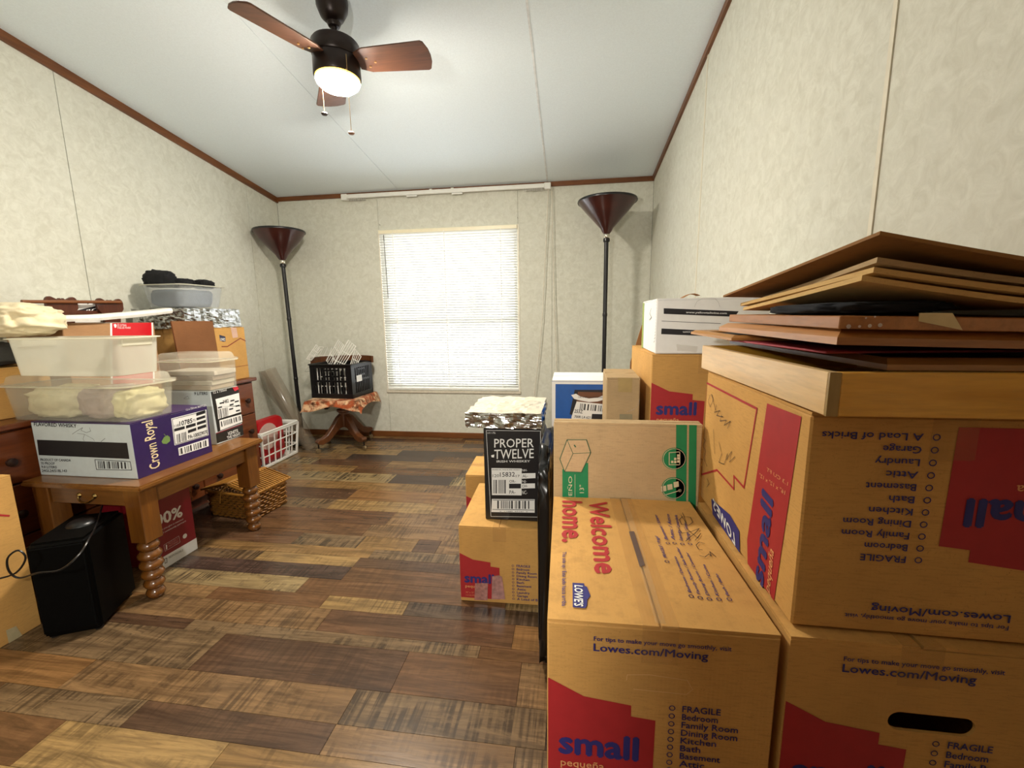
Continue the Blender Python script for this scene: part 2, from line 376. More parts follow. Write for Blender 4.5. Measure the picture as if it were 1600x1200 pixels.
wb = struct('wall_back', MB().span((XL, YB+.006, 0), (WX0, YB+.1, ZB+.05)).span((WX1, YB+.006, 0), (XR, YB+.1, ZB+.05)).span((WX0, YB+.006, 0), (WX1, YB+.1, WZ0)).span((WX0, YB+.006, WZ1), (WX1, YB+.1, ZB+.05)), WALLM)
panels(wb, 'y', YB, .006, [(XL, WX0, 0, ZB), (WX0, WX1, 0, WZ0), (WX0, WX1, WZ1, ZB), (WX1, -.146, 0, ZB), (-.146, XR, 0, ZB)])
DX0, DX1, DZ = -1.35, -.375, 2.03
struct('wall_rear', MB().span((XL, YR-.1, 0), (XR, YR, cz(YR)+.02)), WALLM)
struct('wall_light_block', MB().span((XL, -.20, 0), (DX0, -.12, cz(-.2)+.04)).span((DX1, -.20, 0), (XR, -.12, cz(-.2)+.04)).span((DX0, -.20, DZ), (DX1, -.12, cz(-.2)+.04)), WALLM)  # unseen partition, its opening edge shaped to keep hall light off the near boxes
DKD = wood('door_added_wood', '#86624a', '#a07c60', 'z', .5)
d1 = struct('door_added', MB().span((DX1+.02, -.118, .01), (XR-.004, -.084, DZ)), DKD, bevel=.003)  # unseen door leaf, added to control bounce onto the near box fronts
MB().lathe([(.008, 0), (.008, .03), (.026, .04), (.028, .055), (.014, .066)], 16, (DX1+.09, -.084, .95), Matrix.Rotation(-PI/2, 3, 'X')).build('door_added_handle', mat('door_added_brass', '#9c8250', .3, metal=1), d1, True)
def ceilslab(x0, x1, y0, y1, dz, t):
    return MB().add([(x, y, cz(y)+dz+k) for k in (0, t) for x, y in ((x0, y0), (x1, y0), (x1, y1), (x0, y1))], [(0,1,2,3), (7,6,5,4), (0,4,5,1), (1,5,6,2), (2,6,7,3), (3,7,4,0)])
ce = struct('ceiling', ceilslab(XL-.1, XR+.1, YR-.1, YB+.12, .008, .06), DARK)
cs = [XL, -1.404, -.183, XR]
for a, b in zip(cs, cs[1:]): ceilslab(a+.0015, b-.0015, YR, YB, 0, .0075).build('ceiling_panel', CEILM, ce)
for s in cs[2:-1]: ceilslab(s-.005, s+.005, YR, YB, -.002, .003).build('seam_strip', SEAMM, ce)
tl_ = struct('trim_1', ceilslab(XL, XL+.014, YR, YB, -.045, .045), TRIMY); struct('trim_2', ceilslab(XR-.014, XR, YR, YB, -.03, .03), TRIMY)
struct('trim_3', MB().span((XL, YB-.014, ZB-.034), (XR, YB, ZB)), TRIM)
struct('baseboard_back', MB().span((XL, YB-.012, 0), (XR, YB, .05)), TRIM, bevel=.002)
struct('baseboard_left', MB().span((XL, .0, 0), (XL+.012, YB-.013, .05)), TRIMY, bevel=.002)
struct('baseboard_right', MB().span((XR-.012, .0, 0), (XR, YB-.013, .05)), TRIMY, bevel=.002)
# window with glass, sill and mini blind
GL = clear('window_glass', '#ffffff', .06, .02)
wn = thing('window_1', None, None, ((WX0+WX1)/2, YB+.05, WZ0)); tag(wn, kind='structure')
ww, wh = WX1-WX0, WZ1-WZ0
fm = MB()
for x in (-ww/2+.02, ww/2-.02): fm.box((x, .01, wh/2), (.04, .05, wh))
for z in (.02, wh*.44, wh-.02): fm.box((0, .01, z), (ww-.08, .05, .04))
fm.build('window_frame', WHITE, wn)
for z0, z1 in ((.04, wh*.44-.02), (wh*.44+.02, wh-.04)): MB().box((0, .01, (z0+z1)/2), (ww-.08, .005, z1-z0)).build('pane', GL, wn)
MB().span((-ww/2-.012, -.062, -.028), (ww/2+.012, -.038, -.002)).build('window_sill', mat('sill_paint', '#cfc8b6', .5), wn, bevel=.003)
cas = MB().span((-ww/2-.006, -.056, -.002), (-ww/2+.004, -.038, wh+.004)).span((ww/2-.006, -.056, -.002), (ww/2+.008, -.038, wh+.004)); cas.build('window_casing', mat('casing_paint', '#e2dccb', .5), wn)
bl = thing('window_blind', 'white mini blind with closed horizontal slats covering the far window', 'blind', ((WX0+WX1)/2, YB-.012, WZ0))
SL = slat_mat(); CREAM = mat('blind_rail', '#efe6c8', .4, .03)
MB().span((-ww/2+.006, -.012, wh-.032), (ww/2-.006, .016, wh-.003)).build('head_rail', CREAM, bl, bevel=.002)
MB().span((-ww/2+.008, -.010, .004), (ww/2-.008, .012, .020)).build('bottom_rail', WHITE, bl, bevel=.002)
ns = 62; s0 = None
for i in range(ns):
    z = .034+(wh-.075)*i/(ns-1)
    if s0 is None:
        def arc(u, v): 
            a = (v-.5); return Vector(((u-.5)*(ww-.02), a*.0085, a*.0205-.002+.003*(1-4*a*a)*.3))
        mb = MB(); mb.sheet(lambda u, v: Vector(((u-.5)*(ww-.02), (v-.5)*.0185, -(v-.5)*.0165)), 1, 2, .0008); s0 = mb.build('slat', SL, bl); s0.location.z = z
    else:
        o = s0.copy(); COL.objects.link(o); o.location.z = z
CORD = mat('blind_cord', '#f1efe6', .7)
for x in (-ww/2+.13, -.02, ww/2-.14): MB().box((x, -.0125, wh/2), (.006, .0015, wh-.05)).build('ladder_cord', CORD, bl)
p0, p1 = onz(599.5, 366, 0), 0
wx = ony(599, 366, YB-.03).x-bl.location.x
MB().tube([(wx, -.016, wh-.04), (wx+.008, -.016, wh-.56)], .0028, 6).build('tilt_wand', mat('wand', '#5d5a58', .3), bl)
# traverse curtain rod and cords
RX0, RX1, RZ = -1.895, -.155, 2.045
rd = thing('curtain_rod', 'white traverse curtain rod mounted just under the ceiling trim', 'curtain rod', ((RX0+RX1)/2, YB-.03, RZ)); L = RX1-RX0
MB().span((-L/2, -.011, .004), (L/2, .011, .036)).build('rail', WHITE, rd, bevel=.003)
for s in (-1, 1):
    MB().span((min(s*L/2, s*(L/2-.05)), -.02, -.01), (max(s*L/2, s*(L/2-.05)), .03, .038)).build('end_cap', WHITE, rd, bevel=.003)
    for k in range(11): MB().box((s*(L/2-.065-k*.014), -.003, -.004), (.006, .010, .022)).build('carrier', mat('carrier_grey', '#b5b3ac', .5), rd)
for x in (-.26, .12): MB().box((x, -.006, -.004), (.09, .012, .012)).build('master_carrier', WHITE, rd, bevel=.002)
for x in (-.10, .08): MB().box((x, .006, .036), (.02, .03, .012)).build('bracket', WHITE, rd)
def wpt(px, py): p = ony(px, py, YB-.036); return p-Vector(rd.location)
for pts in ([(857,292),(852,400),(847,500),(843,545),(836,606),(831,660),(829,680)], [(862,292),(864,400),(866,480),(869,560),(873,640),(876,690)]):
    MB().tube([wpt(*p) for p in pts], .0035, 6).build('pull_cord', mat('cord_white', '#d8d2c2', .8), rd)
# nails over the window
for px, py in ((594, 352), (809, 341)):
    p = ony(px, py, YB-.004); k = thing('curtain_hook', 'small metal hook on the wall over the window\'s '+('left' if px < 700 else 'right')+' corner', 'hook', p, group='hooks over the window')
    MB().tube([(0, .004, 0), (0, -.012, 0), (0, -.014, .008)], .0018, 6).build('hook', mat('hook_metal', '#8d8371', .4, metal=.6), k)
# ---------------------------------------------------------------- ceiling fan
FX, FY = -.955, 1.79; FZ = cz(FY)
BRZ = mat('fan_bronze', '#241a17', .35, .15, metal=.5); BLADE = wood('fan_blade_wood', '#3f2516', '#5a3621', 'x', .45)
fan = thing('ceiling_fan', 'bronze three-blade ceiling fan with a lit round light and two pull chains', 'ceiling fan', (FX, FY, FZ))
tilt = Matrix.Rotation(-math.atan(SLOPE), 3, 'X')
MB().lathe([(.058, .0), (.062, -.02), (.060, -.05), (.045, -.085), (.028, -.10), (.012, -.102)], 28, (0,0,.0), tilt).build('canopy', BRZ, fan, True)
MB().lathe([(.026, -.085), (.028, -.1), (.022, -.112), (.012, -.115)], 20).build('rod_collar', BRZ, fan, True)
MB().tube([(0,0,-.1), (0,0,-.2)], .011, 12).build('downrod', BRZ, fan, True)
MB().lathe([(.02, -.168), (.088, -.172), (.094, -.18), (.094, -.226), (.09, -.232)], 36).build('motor_housing', BRZ, fan, True)
MB().lathe([(.088, -.232), (.092, -.238), (.093, -.30), (.089, -.305)], 36).build('light_collar', BRZ, fan, True)
MB().lathe([(.087, -.304), (.0865, -.313)], 36, cap=False).build('shade_edge', emit('lamp_glass_edge', '#ffc84a', 5.0), fan, True)
MB().lathe([(.0865, -.313), (.082, -.325), (.066, -.338), (.045, -.346), (.02, -.350), (.001, -.351)], 36, cap=False).build('glass_shade', emit('lamp_glass', '#fff5e6', FAN_LIGHT), fan, True)
for k, a in enumerate((2, 124, 246)):
    R = Matrix.Rotation(math.radians(a), 3, 'Z') @ Matrix.Rotation(math.radians(-13), 3, 'X')
    out = [(.088, -.040), (.13, -.058), (.37, -.068), (.380, -.062), (.392, -.03), (.395, 0), (.392, .03), (.380, .062), (.37, .068), (.13, .058), (.088, .040)]
    mx = Matrix.Translation((0, 0, -.245)) @ R.to_4x4()
    b = MB().prism(out, .006, mx).build('blade', BLADE, fan, bevel=.001)
    MB().prism([(.07, -.02), (.16, -.03), (.19, 0), (.16, .03), (.07, .02)], .004, Matrix.Translation((0,0,-.2385)) @ R.to_4x4()).build('blade_bracket', BRZ, fan)
    for q in ((.135, -.02), (.135, .02), (.165, 0)):
        MB().lathe([(.005, -.004), (.004, .0)], 8, mx @ Vector((q[0], q[1], -.006))).build('screw', mat('screw_metal', '#b08a55', .3, metal=.8), b)
for (px, py, zt, nm) in ((507, 178, -.24, 0), (549, 208, -.31, 1)):
    p = ony(px, py, FY-.06)-Vector(fan.location)
    ch = MB().tube([(p.x, p.y, -.25), (p.x, p.y, p.z+.004)], .0012, 6).build('pull_chain', mat('chain_brass', '#a58a5c', .4, metal=.7), fan)
    MB().lathe([(.001, .006), (.010, .004), (.013, 0), (.010, -.004), (.001, -.005)], 16, p).build('pendant', mat('pendant_dark', '#2a1b16', .4) if not nm else mat('pendant_copper', '#8a5a3c', .4), ch, True)
# ---------------------------------------------------------------- torchiere floor lamps
SHADE = mat('lamp_shade_brown', '#3a1512', .28, .35, 6, coat=.4); POLE = mat('lamp_pole', '#111013', .3, .1); NICK = mat('nickel', '#d8d4c8', .2, metal=1)
def torch(label, loc, H, group, rim=.205, lean=0):
    t = thing('floor_lamp', label, 'floor lamp', loc, 0, group); t.rotation_euler = (0, lean, 0)
    MB().lathe([(.105, 0), (.11, .012), (.10, .024), (.05, .034), (.02, .045)], 32).build('base', POLE, t, True)
    MB().tube([(0,0,.03), (0,0,H-.27)], .0155, 14).build('pole', POLE, t, True)
    for z in (.55, 1.05): MB().lathe([(.0165, z), (.018, z+.006), (.018, z+.02), (.0165, z+.026)], 14).build('pole_joint', POLE, t, True)
    MB().lathe([(.018, H-.285), (.024, H-.28), (.024, H-.262), (.017, H-.255)], 16).build('collar', POLE, t, True)
    MB().lathe([(.017, H-.256), (.021, H-.25), (.021, H-.232), (.016, H-.226)], 16).build('socket_ring', NICK, t, True)
    MB().lathe([(.015, H-.235), (.032, H-.215), (.045, H-.19), (.09, H-.14), (.15, H-.075), (rim, H-.01), (rim-.003, H), (rim-.009, H-.004), (.145, H-.068), (.085, H-.132), (.04, H-.18), (.001, H-.19)], 40, cap=False).build('lamp_shade', SHADE, t, True)
    MB().lathe([(rim+.002, H-.014), (rim+.004, H-.007), (rim+.001, H+.001), (rim-.006, H), (rim-.003, H-.01)], 40, cap=False).build('shade_rim', POLE, t, True)
    MB().tube([(0, -.016, H-.27), (.012, -.035, H-.275)], .003, 6).build('switch', POLE, t)
    return t
lR = ony(945, 500, 3.2); torch('black torchiere lamp standing right of the window behind the blue box', (lR.x, 3.2, 0), 1.862, 'torchiere floor lamps')
lL = ony(470, 655, 3.24); torch('black torchiere lamp in the left far corner behind the plastic roll', (lL.x, 3.24, 0), 1.765, 'torchiere floor lamps', .19, math.radians(-1.1))
# ---------------------------------------------------------------- cartons
def carton(name, label, x0, y0, z0, w, d, h, rz=0.0, m=KRAFT, seam='y', tape=TAPE, flaps=True, group=None, hole=None, cat='box', mtop=None, lift=.0):
    """x0,y0 = front left corner on the floor plan"""
    c = Vector((x0, y0, z0))+Matrix.Rotation(rz, 3, 'Z') @ Vector((w/2, d/2, 0))
    t = thing(name, label, cat, c, rz, group); hb = h-.004 if flaps else h
    if hole:
        (u0, u1, v0, v1) = hole; T = .004; r = (v1-v0)/2
        body = MB().span((-w/2, -d/2+T, 0), (-w/2+T, d/2, hb)).span((w/2-T, -d/2+T, 0), (w/2, d/2, hb)).span((-w/2+T, d/2-T, 0), (w/2-T, d/2, hb)).span((-w/2+T, -d/2+T, 0), (w/2-T, d/2-T, T))
        bm = bmesh.new(); ou = [bm.verts.new((x, -d/2, z)) for x, z in ((-w/2, 0), (w/2, 0), (w/2, hb), (-w/2, hb))]
        pts = [(u1-r+r*math.cos(a), (v0+v1)/2+r*math.sin(a)) for a in [(-.5+k/10)*PI for k in range(11)]]+[(u0+r+r*math.cos(a), (v0+v1)/2+r*math.sin(a)) for a in [(.5+k/10)*PI for k in range(11)]]
        inn = [bm.verts.new((x-w/2, -d/2, z)) for x, z in pts]
        ed = [bm.edges.new((l[i], l[(i+1) % len(l)])) for l in (ou, inn) for i in range(len(l))]
        bmesh.ops.triangle_fill(bm, use_beauty=True, edges=ed)
        ex = bmesh.ops.extrude_face_region(bm, geom=list(bm.faces)); 
        for v in ex['geom']:
            if isinstance(v, bmesh.types.BMVert): v.co.y += T
        bm.verts.index_update(); body.add([v.co.copy() for v in bm.verts], [tuple(v.index for v in f.verts) for f in bm.faces]); bm.free()
        body.build('body', m, t)
    else:
        MB().span((-w/2, -d/2, 0), (w/2, d/2, hb)).build('body', m, t, bevel=.0025)
    if flaps:
        g = .0016; mt = mtop or m
        for s in (-1, 1):
            def fn(u, v, s=s):
                if seam == 'y': x = s*(g+(w/2-g-.0005)*u); y = (v-.5)*(d-.002); q = u
                else: y = s*(g+(d/2-g-.0005)*u); x = (v-.5)*(w-.002); q = u
                return Vector((x, y, h-.004+lift*(1-q)+.0008*math.sin(7*v+s)*(1-q)))
            mb = MB(); mb.grid(fn, 4, 6); n = len(mb.v); mb.v += [v+Vector((0,0,.004)) for v in mb.v]
            fs = list(mb.f); mb.f += [tuple(i+n for i in f) for f in fs]
            ring = [i for i in range(5)]+[5*j+4 for j in range(1, 7)]+[30+i for i in range(3, -1, -1)]+[5*j for j in range(5, 0, -1)]
            mb.f += [(ring[i], ring[(i+1) % len(ring)], ring[(i+1) % len(ring)]+n, ring[i]+n) for i in range(len(ring))]
            mb.build('flap', mt, t)
        if tape:
            tw = .024; e = .0012; zt = h+lift+.0016
            mb = MB()
            if seam == 'y': mb.span((-tw, -d/2-.0012, zt-.0003), (tw, d/2+.0012, zt)); mb.span((-tw, -d/2-.0016, h-.055), (tw, -d/2-.0008, zt)).span((-tw, d/2+.0008, h-.055), (tw, d/2+.0016, zt))
            else: mb.span((-w/2-.0012, -tw, zt-.0003), (w/2+.0012, tw, zt)); mb.span((-w/2-.0016, -tw, h-.055), (-w/2-.0008, tw, zt)).span((w/2+.0008, -tw, h-.055), (w/2+.0016, tw, zt))
            mb.build('tape', tape, t)
    t['_d'] = (w, d, h); return t
def fcs(t): return faces(t, *t['_d'])
ROOMS = ['FRAGILE', 'Bedroom', 'Family Room', 'Dining Room', 'Kitchen', 'Bath', 'Basement', 'Attic', 'Laundry', 'Garage', 'A Load of Bricks']
def moving_front(f, w, h, vf=.60, dv=.052, ul=.57, flip=False, vred=.71, vs=None, tips=True, size=True):
    """the printed front of a small moving box: red gable, size word, room list, tip line"""
    T = (lambda u, v: (w*(1-u), h*(1-v))) if flip else (lambda u, v: (w*u, h*v))
    r = Ink(f, .0007); r.poly([T(*p) for p in ((.004, .05), (.004, vred), (.17, vred-.08), (.385, vred-.105), (.385, vred-.16), (.495, vred-.17), (.49, .05))], False); r.build('red_print', RED)
    b = Ink(f, .0013); P = lambda s, u0, u1, v, ch, bold=.0: b.text(s, T(u0, v), T(u1, v), T(u0, v+ch), False, bold)
    vs = vred-.385 if vs is None else vs; P('small', .06, .42, vs, .125, .035)
    b.build('size_word', BLUE); b = Ink(f, .0013)
    for i, s in enumerate(ROOMS):
        v = vf-dv*i
        if v < .02: break
        P(s, ul+.045, ul+.045+.0235*len(s)*(.94 if s.isupper() is False else 1.0), v, .032, .012); c = T(ul, v+.014); b.ring(c, .0036, .0012)
    b.build('room_list', BLUE); b = Ink(f, .0013)
    if tips:
        P('For tips to make your move go smoothly, visit', .21, .80, .915, .022, .008); P('Lowes.com/Moving', .21, .705, .865, .038, .014)
    b.build('tip_line', BLUE)
    t = Ink(f, .0013); t.text('peque\u00f1a', T(.065, vs-.07), T(.27, vs-.07), T(.065, vs-.03), False, .01)
    if size: t.text('16" x 12" x 12"', T(.07, vs-.145), T(.24, vs-.145), T(.07, vs-.125), False); t.text('1.3 CU FT', T(.07, vs-.185), T(.18, vs-.185), T(.07, vs-.165), False)
    t.build('tan_print', TAN)
Z1 = zz(840, 760, .25); Z2 = zz(840, 940, .25); Z4 = zz(1060, 560, .3375); Z5 = zz(680, 560, .2625)
HB = .3185
# boxes underneath the near right stack
carton('moving_box', 'moving box on the floor under the one reading Welcome home', -.028, .524, 0, .305, .405, HB, .012, group='moving boxes')
carton('moving_box', 'moving box on the floor under the one with the open handle hole', .286, .53, 0, .305, .405, HB, .0, group='moving boxes')
# R1 near box, its top printed
R1 = carton('moving_box', 'brown moving box in the foreground with red Welcome home on its top', -.0278, .5255, HB+.001, .305, .406, HB-.002, .016, group='moving boxes', lift=.0006)
f = fcs(R1); moving_front(f['front'], .305, .3165, .60, .040, .565)
k = Ink(f['front'], .0006); k.line(Z2((600,545),(930,578),(968,548),(935,490),(700,455),(560,455),(555,490)), .0008); k.build('handle_score', mat('score_line', '#d9b07a', .8))
k = Ink(f['top'], .0018); k.text('Welcome', *Z1((322,100),(362,545),(437,104)), bold=.03); k.text('home.', *Z1((158,95),(157,350),(282,100)), bold=.03); k.build('red_print', RED)
k = Ink(f['top'], .0018); k.text('This side up / Este lado hacia arriba', *Z1((156,415),(152,755),(180,415)), bold=.01); k.build('side_note', BLUE); k = Ink(f['top'], .0018)
k.poly(Z1((218,608),(290,612),(292,628),(308,634),(330,690),(310,715),(308,752),(298,768),(220,762))); k.build('logo', BLUE); k = Ink(f['top'], .0018)
for s, a, b in (('FRAGILE / Fr\u00e1gil', (810,455), (752,320)), ('Bedroom / Dormitorio', (962,672), (866,445)), ('Family Room / Sala familiar', (1018,682), (880,388)), ('Dining Room / Comedor', (1075,690), (940,420)), ('Kitchen / Cocina', (1135,692), (1045,495)), ('Bath / Ba\u00f1o', (1200,692), (1125,555)), ('Basement / S\u00f3tano', (816,340), (745,185)), ('Attic / \u00c1tico', (858,340), (822,180)), ('Laundry / Lavander\u00eda', (906,345), (872,185)), ('Garage / Garaje', (955,345), (930,235))):
    c = (a[0]-24, a[1]-8); k.text(s, *Z1(a, b, c), bold=.012); k.ring(Z1((a[0]-2, a[1]+20))[0], .0032, .0012, True)
k.build('room_list', BLUE)
k = Ink(f['top'], .0026); k.text("LOWE'S", *Z1((232,626),(230,755),(284,632)), bold=.03); k.build('logo_lettering', WHITEI)
k = Ink(f['top'], .0028); k.poly(Z1((512,75),(556,75),(802,872),(738,866))); k.build('tape_crease', clear('tape_crease', '#e6cfa6', .22, .08))
k = Ink(f['top'], .0034); k.poly(Z1((570,292),(602,290),(670,505),(638,513))); k.build('tape_mark', mat('tape_stripe', '#5a4a44', .4))
k = Ink(f['top'], .0026)
k.line(Z1((905,195),(885,215),(900,245),(945,250),(970,230),(955,200),(915,195)), .0012).line(Z1((895,185),(930,240),(905,170)), .001).line(Z1((880,265),(900,300),(960,290),(1010,270),(985,300),(945,330),(925,350)), .0012).line(Z1((930,270),(1000,330),(1020,300),(985,345)), .001).line(Z1((1045,365),(1010,355),(990,375),(1005,400),(1030,405)), .0012).line(Z1((1012,440),(1045,450),(1070,430),(1085,445),(1075,415),(1115,448)), .0012)
k.build('handwriting', PEN)
# R2 right, with hand hole
R2 = carton('moving_box', 'brown moving box with an open oval hand hole, lower right corner', .288, .53, HB+.001, .305, .405, HB-.002, .0, group='moving boxes', hole=(.125, .225, .195, .222), lift=.0006)
moving_front(fcs(R2)['front'], .305, .3165, .56, .045, .60, vred=.70)
# R3 upside down on top
R3 = carton('moving_box', 'upside-down moving box under the pale wooden tray', .2965, .549, .639, .312, .412, .291, -.01, group='moving boxes', lift=0)
f = fcs(R3); moving_front(f['front'], .312, .291, .625, .0545, .56, flip=True, vred=.74)
k = Ink(f['left'], .0007); k.poly(Z4((413,208),(572,270),(440,1170),(318,1005),(320,840))); k.line(Z4((105,100),(365,233),(305,598),(258,545),(258,605),(180,517),(100,528),(80,465)), .0042); k.line(Z4((105,100),(92,250)), .001); k.build('red_print', RED)
k = Ink(f['left'], .0013); k.text('small', *Z4((392,1066),(442,665),(345,985)), bold=.035); k.build('size_word', BLUE); k = Ink(f['left'], .0013)
k.poly(Z4((155,650),(240,722),(285,800),(287,900),(268,893),(205,832),(194,785),(160,742))); k.build('logo', BLUE)
k = Ink(f['left'], .0019); k.text("LOWE'S", *Z4((268,868),(168,695),(262,805)), bold=.02); k.build('logo_lettering', WHITEI)
k = Ink(f['left'], .0013); k.text('peque\u00f1a', *Z4((426,1092),(446,897),(405,1050)), bold=.01); k.text('16" x 12" x 12"', *Z4((497,632),(378,548),(500,612))); k.text('1.3 CU FT', *Z4((510,590),(412,520),(513,572))); k.build('tan_print', TAN)
k = Ink(f['left'], .0014)
k.line(Z4((150,170),(140,200),(150,225),(165,190),(155,165),(175,240)), .0012).line(Z4((180,215),(170,250),(195,240),(180,265),(210,270)), .0012).line(Z4((205,260),(195,290),(225,285),(215,310),(245,290),(230,325)), .0012).line(Z4((165,330),(170,440)), .0012).line(Z4((190,385),(200,430)), .0012).line(Z4((205,440),(190,480),(215,490),(230,440),(225,470),(250,430),(240,480),(265,455)), .0012).line(Z4((110,240),(120,290),(105,300),(125,320),(110,360),(128,380),(112,400),(130,430),(120,460),(135,500)), .0011).line(Z4((135,555),(145,580),(135,595)), .0012)
k.build('handwriting', PEN)
# pale wooden tray on R3 and the flat things piled on it
OAK = wood('pale_oak', '#e2ab45', '#bf8526', 'x', .3, 9); OAKY = wood('pale_oak_y', '#e6c590', '#d3ab70', 'y', .3, 9)
ty = thing('wooden_tray', 'pale oak shallow wooden tray lying on the upside-down moving box', 'tray', (.456, .752, .9325)); tw, td, th = .324, .47, .051
for s in (-1, 1):
    MB().span((s*(tw/2)-(.012 if s > 0 else 0), -td/2+.004, 0), (s*(tw/2)+(.012 if s < 0 else 0), td/2, th)).build('side', OAKY, ty, bevel=.001)
    y = s*td/2; MB().span((-tw/2+.0125, min(y, y-s*.012), 0), (tw/2-.0125, max(y, y-s*.012), th)).build('end', OAK, ty, bevel=.001)
MB().span((-tw/2, -td/2, 0), (-tw/2+.0122, -td/2+.0038, th)).build('corner_block', wood('corner_oak', '#a98a4e', '#8f7440', 'z'), ty)
MB().span((-tw/2+.013, -td/2+.013, .0), (tw/2-.013, td/2-.013, .004)).build('bottom', OAK, ty)
def slab(name, label, cat, c4, t, m, group=None, nu=1, nv=1, part='panel', bevel=.001):
    """a flat piece given by its four lower corners (front left, front right, back right, back left)"""
    c4 = [Vector(c) for c in c4]; o = thing(name, label, cat, c4[0], 0, group)
    c = [p-c4[0] for p in c4]
    fn = lambda u, v: c[0].lerp(c[1], u).lerp(c[3].lerp(c[2], u), v)
    MB().sheet(fn, nu, nv, t).build(part, m, o, bevel=bevel if nu == 1 else 0); o['_c'] = [tuple(x) for x in c]; return o
def frame(name, label, cat, c4, t, m, wd=.05, back=None, mouldings=True, group=None):
    c4 = [Vector(c) for c in c4]; o = thing(name, label, cat, c4[0], 0, group); c = [p-c4[0] for p in c4]
    ctr = sum(c, Vector())/4; n = (c[1]-c[0]).cross(c[3]-c[0]).normalized()
    inn = []
    for p in c: d = (ctr-p); inn.append(p+d*(wd*1.35/d.length))
    for i in range(4):
        a, b, ib, ia = c[i], c[(i+1) % 4], inn[(i+1) % 4], inn[i]
        lo = [a, b, ib, ia]; hi = [a+n*t*.55+(ia-a)*.06, b+n*t*.55+(ib-b)*.06, ib+n*t*.8, ia+n*t*.8]; mid = [(p.lerp(q, .35)+n*t*.42) for p, q in ((a, ia), (b, ib))]
        vs = lo+[a+n*t*.5, b+n*t*.5, a.lerp(ia, .25)+n*t, b.lerp(ib, .25)+n*t, ib+n*t*.75, ia+n*t*.75]
        MB().add(vs, [(3,2,1,0), (0,1,5,4), (4,5,7,6), (6,7,8,9), (9,8,2,3), (0,4,6,9,3), (1,2,8,7,5)]).build('frame_rail', m[i % 2] if isinstance(m, (list, tuple)) else m, o)
    if back: MB().add([p+n*t*k for k in (.15, .4) for p in inn], [(3,2,1,0), (4,5,6,7), (0,1,5,4), (1,2,6,5), (2,3,7,6), (3,0,4,7)]).build('backing', back, o)
    return o
D1 = wood('dark_walnut', '#8f6232', '#b07f45', 'x', .3); D1y = wood('dark_walnut_y', '#5d3c1e', '#7d542b', 'y', .3)  # front and back rails lightened in colour to offset the shade on them
M1 = wood('cherry', '#8a5628', '#a56c36', 'x', .3, 8); M1y = wood('cherry_y_lit', '#b07c4c', '#c68f5e', 'y', .3, 8)  # same cherry, side rails paler: the light on them is in the colour
M2 = wood('cherry_dark', '#6e3517', '#82441f', 'x', .4, 6); M2y = wood('cherry_dark_y', '#96602f', '#b0753f', 'y', .35, 8)
XW = .618
def P3(px, py, y): return ony(px, py, y)
zt = .9845
frame('picture_frame', 'dark walnut picture frame lying face down in the wooden tray top', 'frame', [(.362, .533, zt), (XW, .522, zt), (XW, .97, zt+.004), (.345, .97, zt+.004)], .013, (D1, D1y), .05, DARK, group='frames piled on the tray')
slab('maroon_folder', 'maroon folder sticking out between the piled frames', 'folder', [(.322, .58, zt+.0150), (XW-.02, .60, zt+.0150), (XW-.02, .90, zt+.0165), (.300, .86, zt+.0165)], .003, mat('maroon_card', '#a03a46', .5, .1))
frame('picture_frame', 'thin honey wood frame low in the pile, poking out farthest left', 'frame', [(.287, .80, 1.0045), (.56, .76, 1.0045), (.60, 1.12, 1.0065), (.285, 1.05, 1.0065)], .009, (wood('honey', '#b98242', '#9c6a30', 'x'), wood('honey_y', '#c08a4a', '#a87437', 'y')), .03, DARK, group='frames piled on the tray')
frame('picture_frame', 'cherry wood picture frame with stepped edges under the speckled board', 'frame', [(.300, .522, 1.0148), (XW, .515, 1.006), (XW, .95, 1.0165), (.316, .955, 1.0165)], .017, (M1, M1y), .06, DARK, group='frames piled on the tray')
bd = slab('wooden_board', 'reddish board with white paint specks and a scrap of masking tape', 'board', [(.302, .525, 1.0325), (XW, .515, 1.024), (XW, .93, 1.036), (.328, .935, 1.036)], .0145, M2y)
bpy.context.view_layer.update()
bf = Face(bd, bd['_c'][0], (1, 0, 0), (0, 0, 1), (0, -1, 0))
bf.N = Vector((-.032, -1, 0)).normalized(); bf.U = Vector((1, -.032, 0)).normalized()
k = Ink(bf, .0012); k.poly([(1435,489),(1487,489),(1503,516),(1434,502)]); k.build('masking_tape', mat('masking_tape', '#c9b586', .7))
k = Ink(bf, .0012); 
for px, py, r in ((1325,510,.0024), (1358,509,.002), (1374,508,.0022), (1342,510,.0015), (1352,497,.001), (1366,495,.001)): k.ring((px, py), r*.5, r, True, 8)
k.build('paint_speck', mat('white_paint', '#e7ddd0', .5))
cl = thing('dark_cloth', 'dark navy folded cloth squeezed under the flattened cartons', 'cloth', (.385, .66, 1.0485))
crumple('cloth', mat('navy_cloth', '#11141c', .95, .2, 60), cl, (0, 0, .008), (.14, .22, .016), .15, 20, 3)
